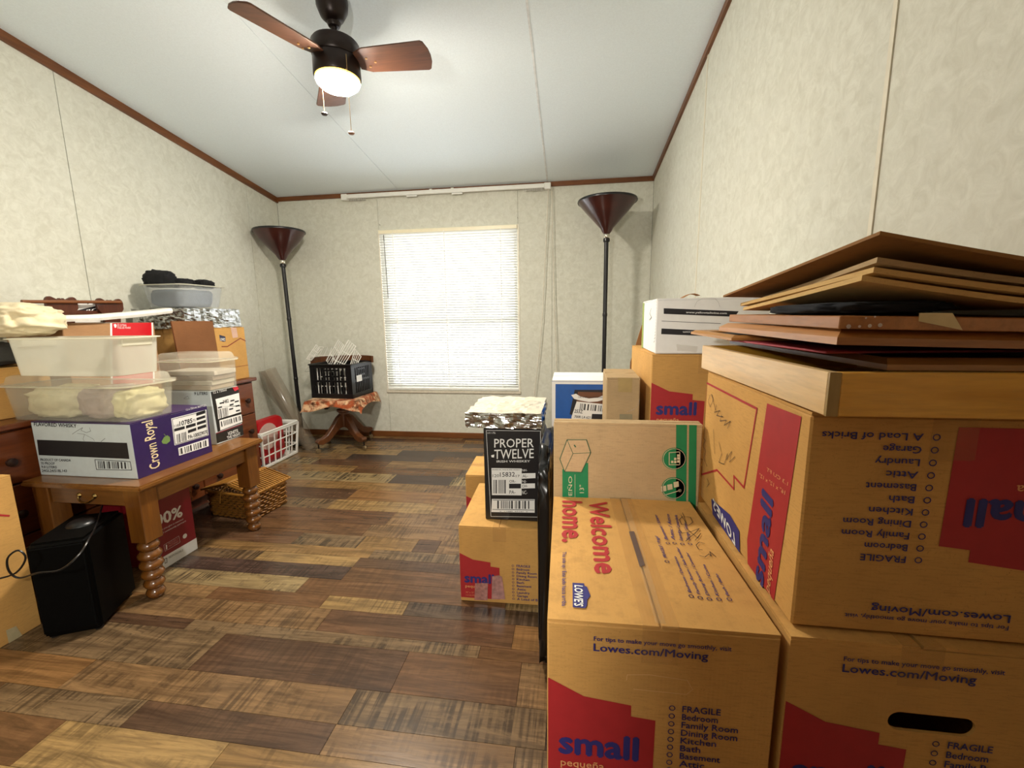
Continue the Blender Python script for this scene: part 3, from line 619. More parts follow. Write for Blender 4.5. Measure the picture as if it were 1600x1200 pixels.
# flattened cartons, all lying on one common surface that lifts at the near left corner
def pile(x, y): return 1.052+.040*max(0, 1-max(0, x-.31)/.22)**1.2*max(0, 1-(y-.5)/.55)
def bent(name, label, q, off, t, m, cat='cardboard', curl=0):
    ctr = Vector((q[0][0], q[0][1], pile(*q[0])+off)); o = thing(name, label, cat, ctr); q = [Vector((*p, 0)) for p in q]
    def fn(u, v):
        p = q[0].lerp(q[1], u).lerp(q[3].lerp(q[2], u), v); k = max(0, 1-math.hypot(u*1.3, v*.9))
        return Vector((p.x, p.y, pile(p.x, p.y)+off+curl*k))-ctr
    MB().sheet(fn, 10, 10, t).build('panel', m, o); return o
KFL = cardboard('kraft_pale', '#d0ab6e')
bent('flattened_carton', 'flattened kraft carton, lowest of the three folded on the pile', [(.326, .535), (XW, .525), (XW, .90), (.352, .93)], .0, .006, KFL)
a1 = bent('flattened_carton', 'flattened kraft carton with pen scribbles, middle of the three folded', [(.334, .53), (XW, .515), (XW, .92), (.350, .94)], .0095, .006, KFL)
bent('flattened_carton', 'flattened torn carton, topmost of the three folded ones', [(.333, .525), (XW, .52), (XW, .92), (.375, .90)], .019, .006, KRAFT2)
bent('cardboard_sheet', 'brown cardboard sheet tented over the top of the whole pile', [(.320, .505), (XW, .48), (XW, .95), (.325, .97)], .029, .004, cardboard('kraft_brown', '#8a6030'), curl=.012)
# ---------------------------------------------------------------- second rank on the right
carton('moving_box', 'moving box on the floor under the green-striped carton', -.03, .942, 0, .31, .28, .381, group='moving boxes')
R8 = carton('green_striped_carton', 'kraft carton with green stripes and box icons behind the Welcome home box', -.035, .942, .3835, .327, .036, .4285, 0, KRAFT2, 'x', None)
f = fcs(R8)['front']; G = mat('green_ink', '#157a49', .6, .06); GD = mat('dark_green_ink', '#2d5a3c', .6)
k = Ink(f, .0007); k.poly(Z5((757,660),(910,620),(912,1200),(757,1200))); k.poly(Z5((1435,372),(1500,372),(1490,1200),(1432,1200))); k.poly(Z5((1512,372),(1558,374),(1550,1200),(1502,1200)))
for c in ((1422,597), (1418,772)):
    q = f.uv(*Z5(c)[0]); e = f.uv(*Z5((c[0]+72, c[1]))[0]); r = e[0]-q[0]; k.poly([(q[0]+r*math.cos(a*PI/16), q[1]+r*math.sin(a*PI/16)) for a in range(32)], False)
k.build('green_print', G)
k = Ink(f, .0014); k.poly(Z5((742,598),(785,483),(900,483),(925,560),(870,676),(770,672))); k.build('icon_panel', cardboard('kraft_icon', '#bda079'))
k = Ink(f, .002); k.line(Z5((742,598),(785,483),(900,483),(925,560),(870,676),(770,672),(742,598)), .0016).line(Z5((785,483),(820,565),(925,560)), .0012).line(Z5((820,565),(770,672)), .0012).line(Z5((828,515),(835,525)), .003)
k.build('icon_lines', GD)
k = Ink(f, .0014); k.text('PEQUE\u00d1O', *Z5((815,960),(815,700),(792,960))); k.text('13"', *Z5((885,800),(885,752),(858,800))); k.line(Z5((832,690),(832,1100)), .0008); k.build('size_text', mat('pale_print', '#cbbf9c', .6)); k = Ink(f, .0014)
k.line(Z5((1392,560),(1455,555),(1455,632),(1392,632),(1392,560)), .0016)
for x, y in ((1410,615),(1428,615),(1446,612),(1428,597),(1446,594),(1446,577)): k.poly(Z5((x-7,y-7),(x+7,y-7),(x+7,y+7),(x-7,y+7)))
def iring(c): q = f.uv(*Z5(c)[0]); e = f.uv(*Z5((c[0]+66, c[1]))[0]); k.ring(q, e[0]-q[0], .0012, n=30)
iring((1422,597)); k.build('chart_icon', MATS['pale_print']); k = Ink(f, .0014)
for x, y in ((1358,775),(1395,765),(1432,750)): k.poly(Z5((x-15,y-14),(x+15,y-20),(x+18,y+12),(x-12,y+18)))
iring((1418,772)); k.line(Z5((1365,812),(1455,785)), .0018); k.ring(Z5((1455,785))[0], .003, .0012, True)
k.build('dolly_icon', mat('pale_print', '#cbbf9c', .6))
# R7, wine box above, and supports
for i in range(2): carton('moving_box', 'moving box '+('on the floor' if not i else 'second from the floor')+' under the white wine carton stack', .236, 1.25, i*(HB-.003), .305, .40, HB-.004, group='moving boxes')
z7 = 2*(HB-.003)
R7 = carton('moving_box', 'brown moving box directly under the white wine carton', .236, 1.25, z7, .305, .40, .309, .0, group='moving boxes')
f = fcs(R7)['front']; moving_front(f, .305, .309, .60, .05, .58, vred=f.uv(1016,598)[1]/.309, vs=f.uv(1022,647)[1]/.309, tips=False)
Z7 = zz(860, 430, .2)
R6 = carton('wine_carton', 'white wine carton with two black stripes and web address', .245, 1.26, z7+.310, .30, .26, .157, -.02, WHITEI, 'x', None, cat='box')
f = fcs(R6); k = Ink(f['front'], .0007); k.poly(Z7((885,258),(1470,282),(1440,325),(885,302))); k.poly(Z7((868,416),(1470,445),(1440,485),(865,460))); k.line(Z7((870,358),(1330,378)), .0012); k.build('black_stripe', BLACKI)
k = Ink(f['front'], .0013); k.text('www.yellowtailwine.com', *Z7((1058,296),(1376,304),(1060,281)), bold=.015); k.text('www.yellowtailwine.com', *Z7((1375,440),(1035,438),(1375,456)), bold=.015); k.build('stripe_text', WHITEI)
k = Ink(f['front'], .0007); k.line([(x, y) for x, y in Z7((1125,248),(1145,205),(1190,175),(1235,166),(1285,180),(1315,215),(1325,250))], .0007); k.build('tear_line', mat('tear_line', '#b9b9b4', .7))
k = Ink(f['left'], .0007); k.poly([(0, .0), (.035, .0), (.03, .153), (0, .153)], False); k.build('green_print', mat('lime_ink', '#8fa24a', .6)); 
k = Ink(f['left'], .0009)
for i in range(14): k.line(Z7((856-i*3.0, 200+i*24), (848-i*3.0, 212+i*24)), .0016)
k.line(Z7((790,260),(778,300),(792,330),(775,350)), .002); k.build('side_text', PEN)
k = Ink(f['front'], .001); k.poly(Z7((985,540),(1150,555),(1140,600),(990,590))); k.build('clear_tape', TAPEG)
sc_ = thing('paper_scrap', 'small curled brown paper scrap on top of the wine carton', 'paper', (.385, 1.45, z7+.4725))
MB().sheet(lambda u, v: Vector(((u-.5)*.05, (v-.5)*.04, .012*math.sin(u*2.6)+.002)), 6, 2, .0015).build('scrap', KRAFTD, sc_)
cp = thing('cardboard_sheet', 'brown cardboard sheet standing behind the boxes, slanted edge showing left', 'cardboard', (.36, 1.72, 0))
q = [ony(960, 640, 1.72), ony(985, 566, 1.72), ony(1003, 508, 1.72), ony(1045, 506, 1.72)]
MB().prism([(-.13, 0), (.2, 0), (.2, q[3].z), (q[2].x-.36, q[2].z), (q[1].x-.36, q[1].z)], .006, Matrix(((1,0,0,0),(0,0,1,0),(0,1,0,0),(0,0,0,1)))).build('panel', KRAFTD, cp)
# blue box, narrow kraft box and what carries them
carton('storage_carton', 'carton on the floor beneath the blue and the narrow kraft box', -.042, 1.275, 0, .262, .44, .286, group='hidden cartons')
carton('storage_carton', 'upper of the two cartons beneath the blue and the narrow kraft box', -.042, 1.275, .2862, .262, .44, .286, group='hidden cartons')
BLU = mat('blue_board', '#1657a8', .4, .08, coat=.3); Z9 = zz(860, 430, .2)
R9 = carton('blue_beer_carton', 'shiny blue beer carton with a shipping label beside the window lamp', -.062, 1.49, .5724, .27, .22, .255, 0.0, BLU, 'x', None, mtop=WHITEI)
f = fcs(R9)['front']
k = Ink(f, .0006); k.poly([(0, 0), (.013, 0), (.013, .241), (.27, .241), (.27, .25), (0, .25)], False); k.build('white_border', WHITEI)
k = Ink(f, .0012); k.poly(Z9((190,895),(440,895),(440,1200),(150,1085))); k.build('emblem_panel', BLACKI)
k = Ink(f, .0018); k.poly(Z9((215,910),(425,915),(425,1180),(185,1100))); k.build('emblem_field', mat('emblem_brown', '#6a3f22', .5))
k = Ink(f, .0024); k.poly(Z9((162,935),(200,925),(230,945),(300,962),(370,955),(430,930),(440,965),(370,985),(300,990),(220,975),(185,965))); k.poly(Z9((205,985),(450,1010),(450,1140),(165,1120),(165,1105))); k.build('label', WHITEI)
k = Ink(f, .003); k.text('THE AMERICAN STANDARD', *Z9((215,958),(410,958),(215,946))); k.bars(Z9((235,1000),(420,1020),(415,1065),(228,1050)), 22, 4); k.text('253Z', *Z9((186,1072),(250,1078),(190,1045)), bold=.01); k.text('700R LA 621', *Z9((186,1112),(310,1120),(190,1092)), bold=.01); k.poly(Z9((325,1082),(450,1086),(450,1125),(320,1122))); k.build('label_print', BLACKI)
R10 = carton('narrow_kraft_carton', 'narrow upright kraft carton with a tape patch beside the blue box', .110, 1.262, .5724, .097, .215, .298, -.03, KRAFT2, 'x', None)
f = fcs(R10)['front']; k = Ink(f, .0007); k.poly(Z9((528,785),(640,785),(635,915),(530,912))); k.build('tape_patch', mat('brown_tape', '#a58d5c', .35)); k = Ink(f, .0007); k.poly(Z9((540,1085),(640,1085),(640,1125),(540,1125))); k.build('lower_tape', mat('grey_tape', '#8c8368', .3))
k = Ink(f, .0007); k.line(Z9((700,970),(685,1010),(650,1050),(600,1065)), .0025); k.build('tape_edge', TAPEG)
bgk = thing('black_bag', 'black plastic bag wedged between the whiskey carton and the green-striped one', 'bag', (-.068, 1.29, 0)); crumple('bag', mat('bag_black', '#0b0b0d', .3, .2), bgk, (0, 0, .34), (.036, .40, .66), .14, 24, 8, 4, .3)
# ---------------------------------------------------------------- stack by the aisle
R11 = carton('moving_box', 'moving box on the floor beneath the black whiskey carton', -.398, 1.392, 0, .302, .40, .302, .02, group='moving boxes')
f = fcs(R11); moving_front(f['front'], .302, .302, .50, .044, .66, vred=.645, tips=False)
Z6 = zz(700, 740, .1625)
k = Ink(f['front'], .002); k.poly(Z6((262,1050),(385,1050),(380,1215),(255,1212))); k.poly(Z6((425,985),(490,975),(520,990),(550,1205),(420,1205))); k.build('tape_strip', mat('shiny_tape', '#a06a60', .2, .35, 60))
R12 = carton('whiskey_carton', 'black whiskey carton with white lettering on a moving box', -.308, 1.449, .304, .208, .29, .355, .0, mat('black_board', '#15161a', .35, .1, coat=.2), 'y', None, cat='box')
f = fcs(R12)['front']
k = Ink(f, .0008); k.text('PROPER', *Z5((352,530),(586,528),(352,476)), bold=.005); k.text('TWELVE', *Z5((352,598),(586,592),(352,540)), bold=.005); k.text('IRISH WHISKEY', *Z5((366,619),(565,617),(366,606)), bold=.012); k.text('6 X 1.75L', *Z5((312,448),(360,448),(312,437))); k.build('brand_lettering', WHITEI); k = Ink(f, .0008)
k.line(Z5((304,428),(630,432),(640,945),(332,940),(304,428)), .0014); k.build('border_line', WHITEI); k = Ink(f, .0008); k.poly(Z5((333,576),(352,572),(350,590),(336,588)))
k.poly(Z5((335,652),(515,655),(514,815),(338,813))); k.poly(Z5((515,684),(597,682),(597,712),(515,716))); k.poly(Z5((515,745),(594,743),(594,772),(515,774))); k.poly(Z5((338,836),(592,838),(592,918),(334,914)))
k.text('NH-', *Z5((517,672),(548,672),(517,658))); k.text('NJ-', *Z5((517,738),(545,738),(517,724))); k.text('NC-', *Z5((517,808),(548,808),(517,785)))
k.build('white_print', WHITEI)
k = Ink(f, .0014); k.text('120', *Z5((342,706),(380,706),(342,688))); k.text('15832', *Z5((386,704),(474,702),(386,676)), bold=.005); k.text('17', *Z5((480,706),(503,706),(480,692))); k.text('PROPER NO. TWELVE IRISH WHISKEY', *Z5((340,665),(508,666),(340,658)))
k.bars(Z5((346,722),(425,722),(425,803),(346,803)), 16, 7); k.text('OR-', *Z5((442,738),(478,738),(442,722))); k.poly(Z5((440,745),(510,745),(510,773),(440,773))); k.text('PA-', *Z5((442,805),(478,805),(442,783))); k.text('AL-', *Z5((520,708),(552,706),(520,690))); k.text('OH-', *Z5((518,768),(550,766),(518,750)))
k.line(Z5((345,842),(588,843)), .002).line(Z5((342,898),(588,902)), .002); k.bars(Z5((370,846),(560,847),(560,895),(370,893)), 26, 9); k.text('0  11080  63141  2', *Z5((385,912),(550,914),(385,906)))
k.build('label_print', BLACKI)
FOIL = mat('foil', '#b9bab9', .14, .3, 40, .9, 45, metal=1)
def foilpack(label, c, d, rz, seed, top=None, group='wrapped slabs'):
    t = thing('foil_wrapped_slab', label, 'package', c, rz, group)
    bm = bmesh.new(); bmesh.ops.create_cube(bm, size=1); bmesh.ops.subdivide_edges(bm, edges=list(bm.edges), cuts=18, use_grid_fill=True)
    for v in bm.verts:
        p = Vector((v.co.x*d[0], v.co.y*d[1], (v.co.z+.5)*d[2])); n = Vector((v.co.x, v.co.y, v.co.z)).normalized()
        k = noise.fractal(p*26+Vector((seed, 0, 0)), .8, 2.1, 3)*.006+abs(noise.noise(p*48+Vector((0, seed, 0))))*.009
        p += n*k*(1 if v.co.z > -.49 else 0); p.z = max(0, p.z); v.co = p
    me = bpy.data.meshes.new('wrap'); bm.to_mesh(me); bm.free(); me.materials.append(FOIL)
    if top: 
        me.materials.append(top); me.polygons.foreach_set('material_index', [1 if p.normal.z > .6 else 0 for p in me.polygons])
    o = bpy.data.objects.new('wrap', me); COL.objects.link(o); o.parent = t; return t
foilpack('silver foil wrapped slab lying on the black whiskey carton', (-.232, 1.585, .6605), (.27, .30, .055), .0, 2.0, mat('cream_film', '#d6cdb8', .25, .12, 12, .5, 40))
R14 = carton('moving_box', 'moving box on the floor just behind the black whiskey carton stack', -.495, 1.885, 0, .305, .28, .302, .03, group='moving boxes', seam='x')
moving_front(fcs(R14)['front'], .305, .302, .5, .044, .66, vred=.645, tips=False)
# ---------------------------------------------------------------- dresser against the left wall
DW = wood('dresser_wood', '#5a2a12', '#7a3f1c', 'y', .35, 6, .2); DWz = wood('dresser_wood_z', '#4a2210', '#63301a', 'z', .4, 6); KN = mat('knob_dark', '#26120c', .35)
dY0, dY1, dX0, dX1, dZ = 1.12, 2.505, -2.50, -2.080, .6815
dr = thing('dresser', 'reddish brown wooden dresser along the left wall behind the end table', 'dresser', ((dX0+dX1)/2, (dY0+dY1)/2, 0)); ox, oy = dr.location.x, dr.location.y
def L_(x, y, z): return (x-ox, y-oy, z)
MB().span(L_(dX0, dY0, .05), L_(dX1-.018, dY1, dZ-.022)).build('carcass', DWz, dr, bevel=.002)
MB().span(L_(dX0-.0, dY0-.012, dZ-.022), L_(dX1+.012, dY1+.012, dZ)).build('top', DW, dr, bevel=.004)
MB().span(L_(dX0+.02, dY0+.01, 0), L_(dX1-.03, dY1-.01, .05)).build('plinth', DWz, dr)
for r_, (z0, z1) in enumerate(((.06, .24), (.247, .445), (.452, .650))):
    for c in range(3):
        y0 = dY0+.02+c*(dY1-dY0-.04)/3+.003; y1 = y0+(dY1-dY0-.04)/3-.006
        d_ = MB().span(L_(dX1-.018, y0, z0), L_(dX1, y1, z1)).build('drawer', DW, dr, bevel=.003)
        for yk in (y0+.09, y1-.07): MB().lathe([(.006, 0), (.006, .012), (.016, .017), (.016, .026), (.006, .03)], 14, L_(dX1, yk, (z0+z1)/2-.01), Matrix.Rotation(PI/2, 3, 'Y')).build('knob', KN, d_, True)
# ---------------------------------------------------------------- end table with turned legs
HON = wood('honey_pine', '#6d431a', '#895a25', 'y', .28, 6, .5); HONz = wood('honey_pine_z', '#5f3813', '#7b4b1a', 'z', .22, 6, .6); HONx = wood('honey_pine_x', '#65401a', '#7f5225', 'x', .28, 6, .4)
tx0, tx1, ty0, ty1, tz = -2.042, -1.528, 1.232, 1.858, .467
tb = thing('end_table', 'honey pine end table with turned bobbin legs and a drawer, carrying the whiskey carton', 'table', ((tx0+tx1)/2, (ty0+ty1)/2, 0)); ox2, oy2 = tb.location.x, tb.location.y
def T_(x, y, z): return (x-ox2, y-oy2, z)
MB().span(T_(tx0, ty0, tz-.022), T_(tx1, ty1, tz)).build('tabletop', HON, tb, bevel=.006, seg=2)
lx = (tx0+.058, tx1-.058); ly = (ty0+.05, ty1-.055)
for x in lx:
    for y in ly:
        lg = MB().span(T_(x-.034, y-.034, .235), T_(x+.034, y+.034, tz-.022)).build('leg', HONz, tb, bevel=.003)
        prof = [(.02, .0)]; z = .0
        for rb in (.030, .033, .036, .037, .037, .034):
            h_ = .0388
            for k in range(9): a = PI*k/8; prof.append((rb*.72+rb*.32*math.sin(a), z+h_*k/8))
            z += h_
        prof.append((.022, .236)); MB().lathe(prof, 24, T_(x, y, 0)).build('turning', HONz, lg, True)
za, zb = .372, tz-.022
MB().span(T_(lx[1]-.008, ly[0]+.034, za), T_(lx[1]+.022, ly[1]-.034, zb)).build('apron', HON, tb, bevel=.002)
MB().span(T_(lx[0]-.022, ly[0]+.034, za), T_(lx[0]+.008, ly[1]-.034, zb)).build('apron', HON, tb, bevel=.002)
MB().span(T_(lx[0]+.034, ly[1]-.008, za), T_(lx[1]-.034, ly[1]+.022, zb)).build('apron', HONx, tb, bevel=.002)
dw = MB().span(T_(lx[0]+.037, ly[0]-.026, za+.006), T_(lx[1]-.037, ly[0]+.01, zb-.004)).build('drawer', HONx, tb, bevel=.003)
hx = (lx[0]+lx[1])/2; pl = T_(hx, ly[0]-.03, za+.042); BRS = mat('brass', '#a98b58', .25, metal=1)
MB().tube([Vector(pl)+Vector((.034*math.cos(a), -.010*math.sin(-a)*1, .03*math.sin(a)*.75)) for a in [PI+PI*k/10 for k in range(11)]], .0035, 8).build('pull', BRS, dw, True)
for s in (-1, 1): MB().lathe([(.010, 0), (.010, .004), (.004, .010)], 12, Vector(pl)+Vector((s*.034, .006, 0)), Matrix.Rotation(PI/2, 3, 'X')).build('pull_rosette', BRS, dw)
# ---------------------------------------------------------------- cartons on the table
ZC = zz(20, 620, .2)
CR = carton('whisky_carton', 'white and purple flavored whisky carton on the end table', -2.044, 1.299, tz+.0005, .438, .335, .215, 0.0, mat('white_board', '#c9d3d6', .45, .04), 'x', None, mtop=mat('purple_board', '#35204f', .4, .1))
f = fcs(CR)
k = Ink(f['front'], .0007); k.text('FLAVORED WHISKY', *ZC((168,226),(500,240),(165,197)), bold=.02); k.build('product_line', BLACKI); k = Ink(f['front'], .0007); k.poly(ZC((190,335),(893,360),(912,485),(205,455))); k.text('PRODUCT OF CANADA', *ZC((218,500),(455,505),(216,480)), bold=.012); k.text('70 PROOF', *ZC((222,528),(330,530),(220,508)), bold=.012); k.text('9.0 LITERS', *ZC((226,556),(345,559),(224,536)), bold=.012); k.text('24GL24/S18L143', *ZC((230,586),(425,588),(228,565)), bold=.012)
k.build('small_print', BLACKI); k = Ink(f['front'], .0007); k.line(ZC((642,490),(918,506),(930,572),(655,568),(642,490)), .0022); k.bars(ZC((665,500),(900,512),(905,562),(672,560)), 26, 3); k.build('barcode', BLACKI); k = Ink(f['front'], .0007)
k.line(ZC((465,292),(500,268),(548,240),(535,262),(575,280),(610,268),(600,240)), .0012).line(ZC((505,285),(562,293),(550,330),(560,345)), .001).line(ZC((562,293),(630,330),(640,345)), .001).line(ZC((690,350),(722,325)), .0014)
k.build('pen_marks', BLACKI)
k = Ink(f['right'], .0006); k.poly([(.0, .0), (.335, .0), (.335, .211), (.0, .211)], False); k.build('purple_print', mat('purple_ink', '#2e1b52', .35, .1, coat=.2))
k = Ink(f['right'], .0012); k.text('Crown Royal', *ZC((1150,545),(1086,180),(1066,575)), bold=.012); k.build('script_lettering', mat('cream_ink', '#e6d3a8', .5))
k = Ink(f['right'], .0012); k.poly(ZC((1235,170),(1510,100),(1528,300),(1262,380))); k.poly(ZC((1290,400),(1525,325),(1530,385),(1298,460))); k.text('12 x 750 mL BOTTLES', *ZC((1352,108),(1510,72),(1350,92))); k.build('label', WHITEI)
k = Ink(f['right'], .0018); k.line(ZC((1243,176),(1504,110),(1520,297),(1267,372),(1243,176)), .002); k.text('10785', *ZC((1300,228),(1400,202),(1298,190)), bold=.02); k.text('118', *ZC((1260,240),(1294,232),(1258,218))); k.text('75', *ZC((1405,195),(1425,190),(1403,175)))
for a, b, c_, d_ in ((1258,250,1340,272),(1350,225,1425,248),(1430,125,1500,150),(1432,165,1500,185),(1435,200,1505,222),(1365,262,1430,285),(1440,236,1508,258)): k.poly(ZC((a,b),(c_,b-22),(c_+1,d_-22),(a+1,d_)))
k.text('PA-100029070', *ZC((1370,330),(1520,285),(1366,300)), bold=.02); k.bars(ZC((1275,295),(1350,272),(1355,340),(1280,362)), 14, 5); k.bars(ZC((1300,405),(1520,335),(1524,380),(1306,450)), 24, 6); k.build('label_print', BLACKI)
k = Ink(f['right'], .0012); k.poly(ZC((1160,350),(1180,315),(1205,300),(1225,315),(1228,345),(1200,368),(1170,366))); k.line(ZC((1195,308),(1178,290)), .002); k.build('apple_print', mat('apple_green', '#6d8a4a', .5))
ZL = zz(280, 600, .125)
W3 = carton('wine_carton', 'black and white wine carton with pasted labels behind the purple one', -1.972, 1.727, tz+.0005, .304, .168, .258, .0, mat('white_board2', '#cdd6d8', .45, .04), 'x', None)
f = fcs(W3)
k = Ink(f['front'], .0007); k.text('9 LITERS', *ZL((190,138),(355,135),(190,100)), bold=.02); k.line(ZL((60,180),(110,150),(125,185),(60,185)), .001); k.build('black_print', BLACKI)
k = Ink(f['right'], .0006); k.poly(ZL((388,62),(640,10),(775,-10),(830,470),(480,600))); k.poly(ZL((445,625),(835,492),(862,612),(462,745))); k.build('black_panel', mat('black_ink2', '#1d1b18', .45))
k = Ink(f['right'], .0012); k.poly(ZL((445,618),(832,478),(836,492),(446,630))); k.build('red_band', mat('wine_red', '#7a1f2c', .5))
k = Ink(f['right'], .0012); k.poly(ZL((450,190),(770,105),(800,270),(470,285))); k.poly(ZL((470,285),(795,260),(800,340),(690,375),(485,440))); k.poly(ZL((498,455),(795,372),(812,465),(512,580))); k.text('12 x 750ml', *ZL((425,122),(590,85),(420,90)), bold=.02); k.text('IGNITE', *ZL((615,640),(738,600),(605,600)), bold=.01); k.text('THE NIGHT', *ZL((600,690),(765,635),(592,655)), bold=.01); k.build('label', WHITEI)
k = Ink(f['right'], .0018); k.bars(ZL((480,320),(600,290),(612,415),(498,440)), 14, 8); k.bars(ZL((515,470),(785,390),(795,445),(525,535)), 26, 9); k.text('3482', *ZL((545,245),(615,228),(540,200)), bold=.02)
for a, b in ((500,235),(635,205),(480,290),(625,255),(690,215),(705,330),(620,310),(700,270)): k.poly(ZL((a,b),(a+50,b-13),(a+52,b+4),(a+2,b+17)))
k.build('label_print', BLACKI)
k = Ink(f['right'], .0022); k.poly(ZL((660,45),(720,20),(780,45),(790,85),(740,65),(690,90))); k.poly(ZL((785,215),(805,205),(815,265),(795,285))); k.build('red_seal', mat('seal_red', '#c9283a', .35))
# ---------------------------------------------------------------- clear storage bins
BINM = clear('bin_plastic', '#e8e6d8', .20, .2); BIND = clear('bin_plastic_cloudy', '#e8e6d8', .5, .22); BINC = clear('bin_plastic_clear', '#d9dee0', .25, .12); BINL = clear('bin_lid', '#e9e5d4', .3, .2); RIMM = clear('bin_rim', '#f2eedb', .72, .25)
def tub(label, c, w, d, h, tp=.9, m=BINM, lid=0.0, rz=0.0, rim=True, step=False):
    t = thing('storage_bin', label, 'storage bin', c, rz, 'plastic storage bins'); T = .0022; r = .035
    lo = [rrect(w*tp-2*i*T, d*(1-(1-tp)*w/d)-2*i*T, r, (0 if not i else T)) for i in (0, 1)]
    def loop(k, inset, z): q = tp+(1-tp)*k; return rrect(w*q-2*inset, (d-(w-w*q))-2*inset, r, z)
    ks = [0, .5, 1]
    loops = [loop(k, 0, h*k) for k in ks]+[loop(k, T, max(T, h*k)) for k in reversed(ks)]
    MB().loft(loops).build('tub', m, t, True)
    if rim:
        e = .012
        MB().loft([rrect(w, d, r, h-.006), rrect(w+2*e, d+2*e, r+e, h-.005), rrect(w+2*e, d+2*e, r+e, h-.0015), rrect(w-.001, d-.001, r, h)], False, False).build('rim', RIMM, t, True)
    if step:
        for s in (-1, 1): MB().span((min(s*w/2, s*(w/2-.02)), -d*.3, h-.035), (max(s*w/2, s*(w/2-.02)), d*.3, h-.007)).build('handle', RIMM, t, bevel=.003)
    if lid:
        e = .014
        MB().loft([rrect(w+2*e, d+2*e, r+e, h+.001), rrect(w+2*e, d+2*e, r+e, h+.006), rrect(w-.004, d-.004, r, h+.009), rrect(w-.014, d-.014, r, h+lid-.006), rrect(w-.03, d-.03, r, h+lid)], True, True).build('lid', BINL, t, True)
    return t
zb1 = tz+.216
B4 = tub('lidded clear bin full of pale cloth on the purple whisky carton', (-1.885, 1.405, zb1+.001), .555, .212, .135, .96, lid=.036)
zb2 = zb1+.172
B5 = tub('open cloudy empty bin stacked on the bin of pale cloth', (-1.862, 1.395, zb2+.002), .465, .195, .142, .955, BIND, step=True)
B6 = tub('lidded clear bin of papers on the black and white wine carton', (-1.80, 1.81, tz+.2595), .30, .178, .142, .97, lid=.036)
for i, (c, d, m, lb) in enumerate((((-1.99, 1.405, zb1+.0025), (.235, .165, .118), mat('cloth_cream', '#e4dcb8', .9, .12, 30), 'cream folded cloth at the left inside the lower clear bin'), ((-1.785, 1.40, zb1+.0025), (.16, .16, .122), mat('cloth_mauve', '#b9a7a0', .9, .15, 30), 'mauve grey cloth in the middle of the lower clear bin'), ((-1.675, 1.41, zb1+.0025), (.10, .16, .11), mat('cloth_butter', '#e9e0b0', .9, .1, 30), 'butter yellow cloth at the right inside the lower clear bin'))):
    t = thing('folded_cloth', lb, 'cloth', c, 0, 'cloths in the lower clear bin'); crumple('cloth', m, t, (0, 0, d[2]/2), d, .22, 22, i+4)
for i in range(4):
    t = thing('paper_stack', 'stack of papers inside the small lidded bin, '+('lowest', 'second', 'third', 'topmost')[i]+' of four', 'papers', (-1.80+.006*i, 1.81, tz+.263+i*.023), .02*i, 'papers in the small bin')
    MB().box((0, 0, .011), (.25, .14, .0215)).build('pages', mat('paper_%d' % i, ('#b9a58a', '#cfc6b0', '#a3907a', '#c9bfae')[i], .85, .2, 90, stretch=(1, 1, 14)), t, bevel=.002)
# cushion
cu = thing('cream_cushion', 'cream crumpled fleece roll resting on the open bin at the left edge', 'cushion', (-2.20, 1.40, zb2+.1455)); crumple('cushion', mat('fleece', '#dccfae', .95, .14, 12, .3, 300), cu, (0, 0, .066), (.31, .24, .132), .2, 13, 12, 5, .75)
# ---------------------------------------------------------------- on the dresser
RB = carton('red_label_carton', 'kraft carton with a red printed label on the dresser', -2.45, 1.532, dZ+.0005, .30, .405, .3685, 0.0, cardboard('kraft_rose', '#a8805a'), 'y', None)
f = fcs(RB)['right']; k = Ink(f, .0007); k.poly([(171,499),(238,499),(242,600),(173,600)]); k.build('white_border', WHITEI)
k = Ink(f, .0013); k.poly([(174.5,502.5),(236,502.5),(239,600),(176,600)]); k.build('red_print', mat('bright_red', '#c4101c', .45, .05))
k = Ink(f, .0019); k.text('CUTTING', *[(186,510),(197,510),(186,506.5)]); k.text('BLUE MARK', *[(186,513.5),(204,513.5),(186,510.5)]); k.poly([(177,507),(180,506),(182,508),(181,512),(178.5,512)]); k.line([(184,506),(184,513)], .0025); k.build('label_text', WHITEI)
LB = carton('moving_box', 'moving box with a red house outline on the far end of the dresser', -2.412, 2.10, dZ+.0005, .305, .40, .3305, 0.0, group='moving boxes')
f = fcs(LB)['right']; ZB_ = zz(200, 400, .1375)
k = Ink(f, .0007); k.line(ZB_((1065,1030),(1130,1028),(1275,935),(1340,965)), .006); k.build('house_outline', mat('dark_red_ink', '#7a2a1c', .6)); k = Ink(f, .0007); k.line([(345,577),(390,570)], .003); k.build('red_line', mat('dark_red_ink', '#7a2a1c', .6))
k = Ink(f, .0007); k.poly(ZB_((1035,895),(1070,905),(1105,915),(1110,970),(1085,975),(1045,965))); k.build('logo', mat('navy_ink', '#1f1d3f', .5)); k = Ink(f, .0013); k.text("LOWE'S", *ZB_((1048,962),(1102,965),(1046,930)), bold=.02); k.build('logo_lettering', WHITEI)
k = Ink(f, .0007); k.poly(ZB_((1165,815),(1230,812),(1250,925),(1190,932))); k.build('tape_patch', mat('pink_tape', '#c9a491', .5))
pn = thing('brown_board', 'dark brown board leaning against the moving box on the dresser', 'board', (-2.082, 2.10, dZ+.001))
MB().add([(x, y, z) for x in (0, .008) for y, z in ((-.11, 0), (.145, 0), (.125, .372), (-.135, .374))], [(0,1,2,3), (7,6,5,4), (0,4,5,1), (1,5,6,2), (2,6,7,3), (3,7,4,0)]).build('panel', cardboard('board_brown', '#7f5433'), pn)
foilpack('silver foil wrapped slab on the moving box under the dark clear bin', (-2.285, 2.29, dZ+.332), (.33, .40, .112), 0, 5.0)
zd = dZ+.332+.122
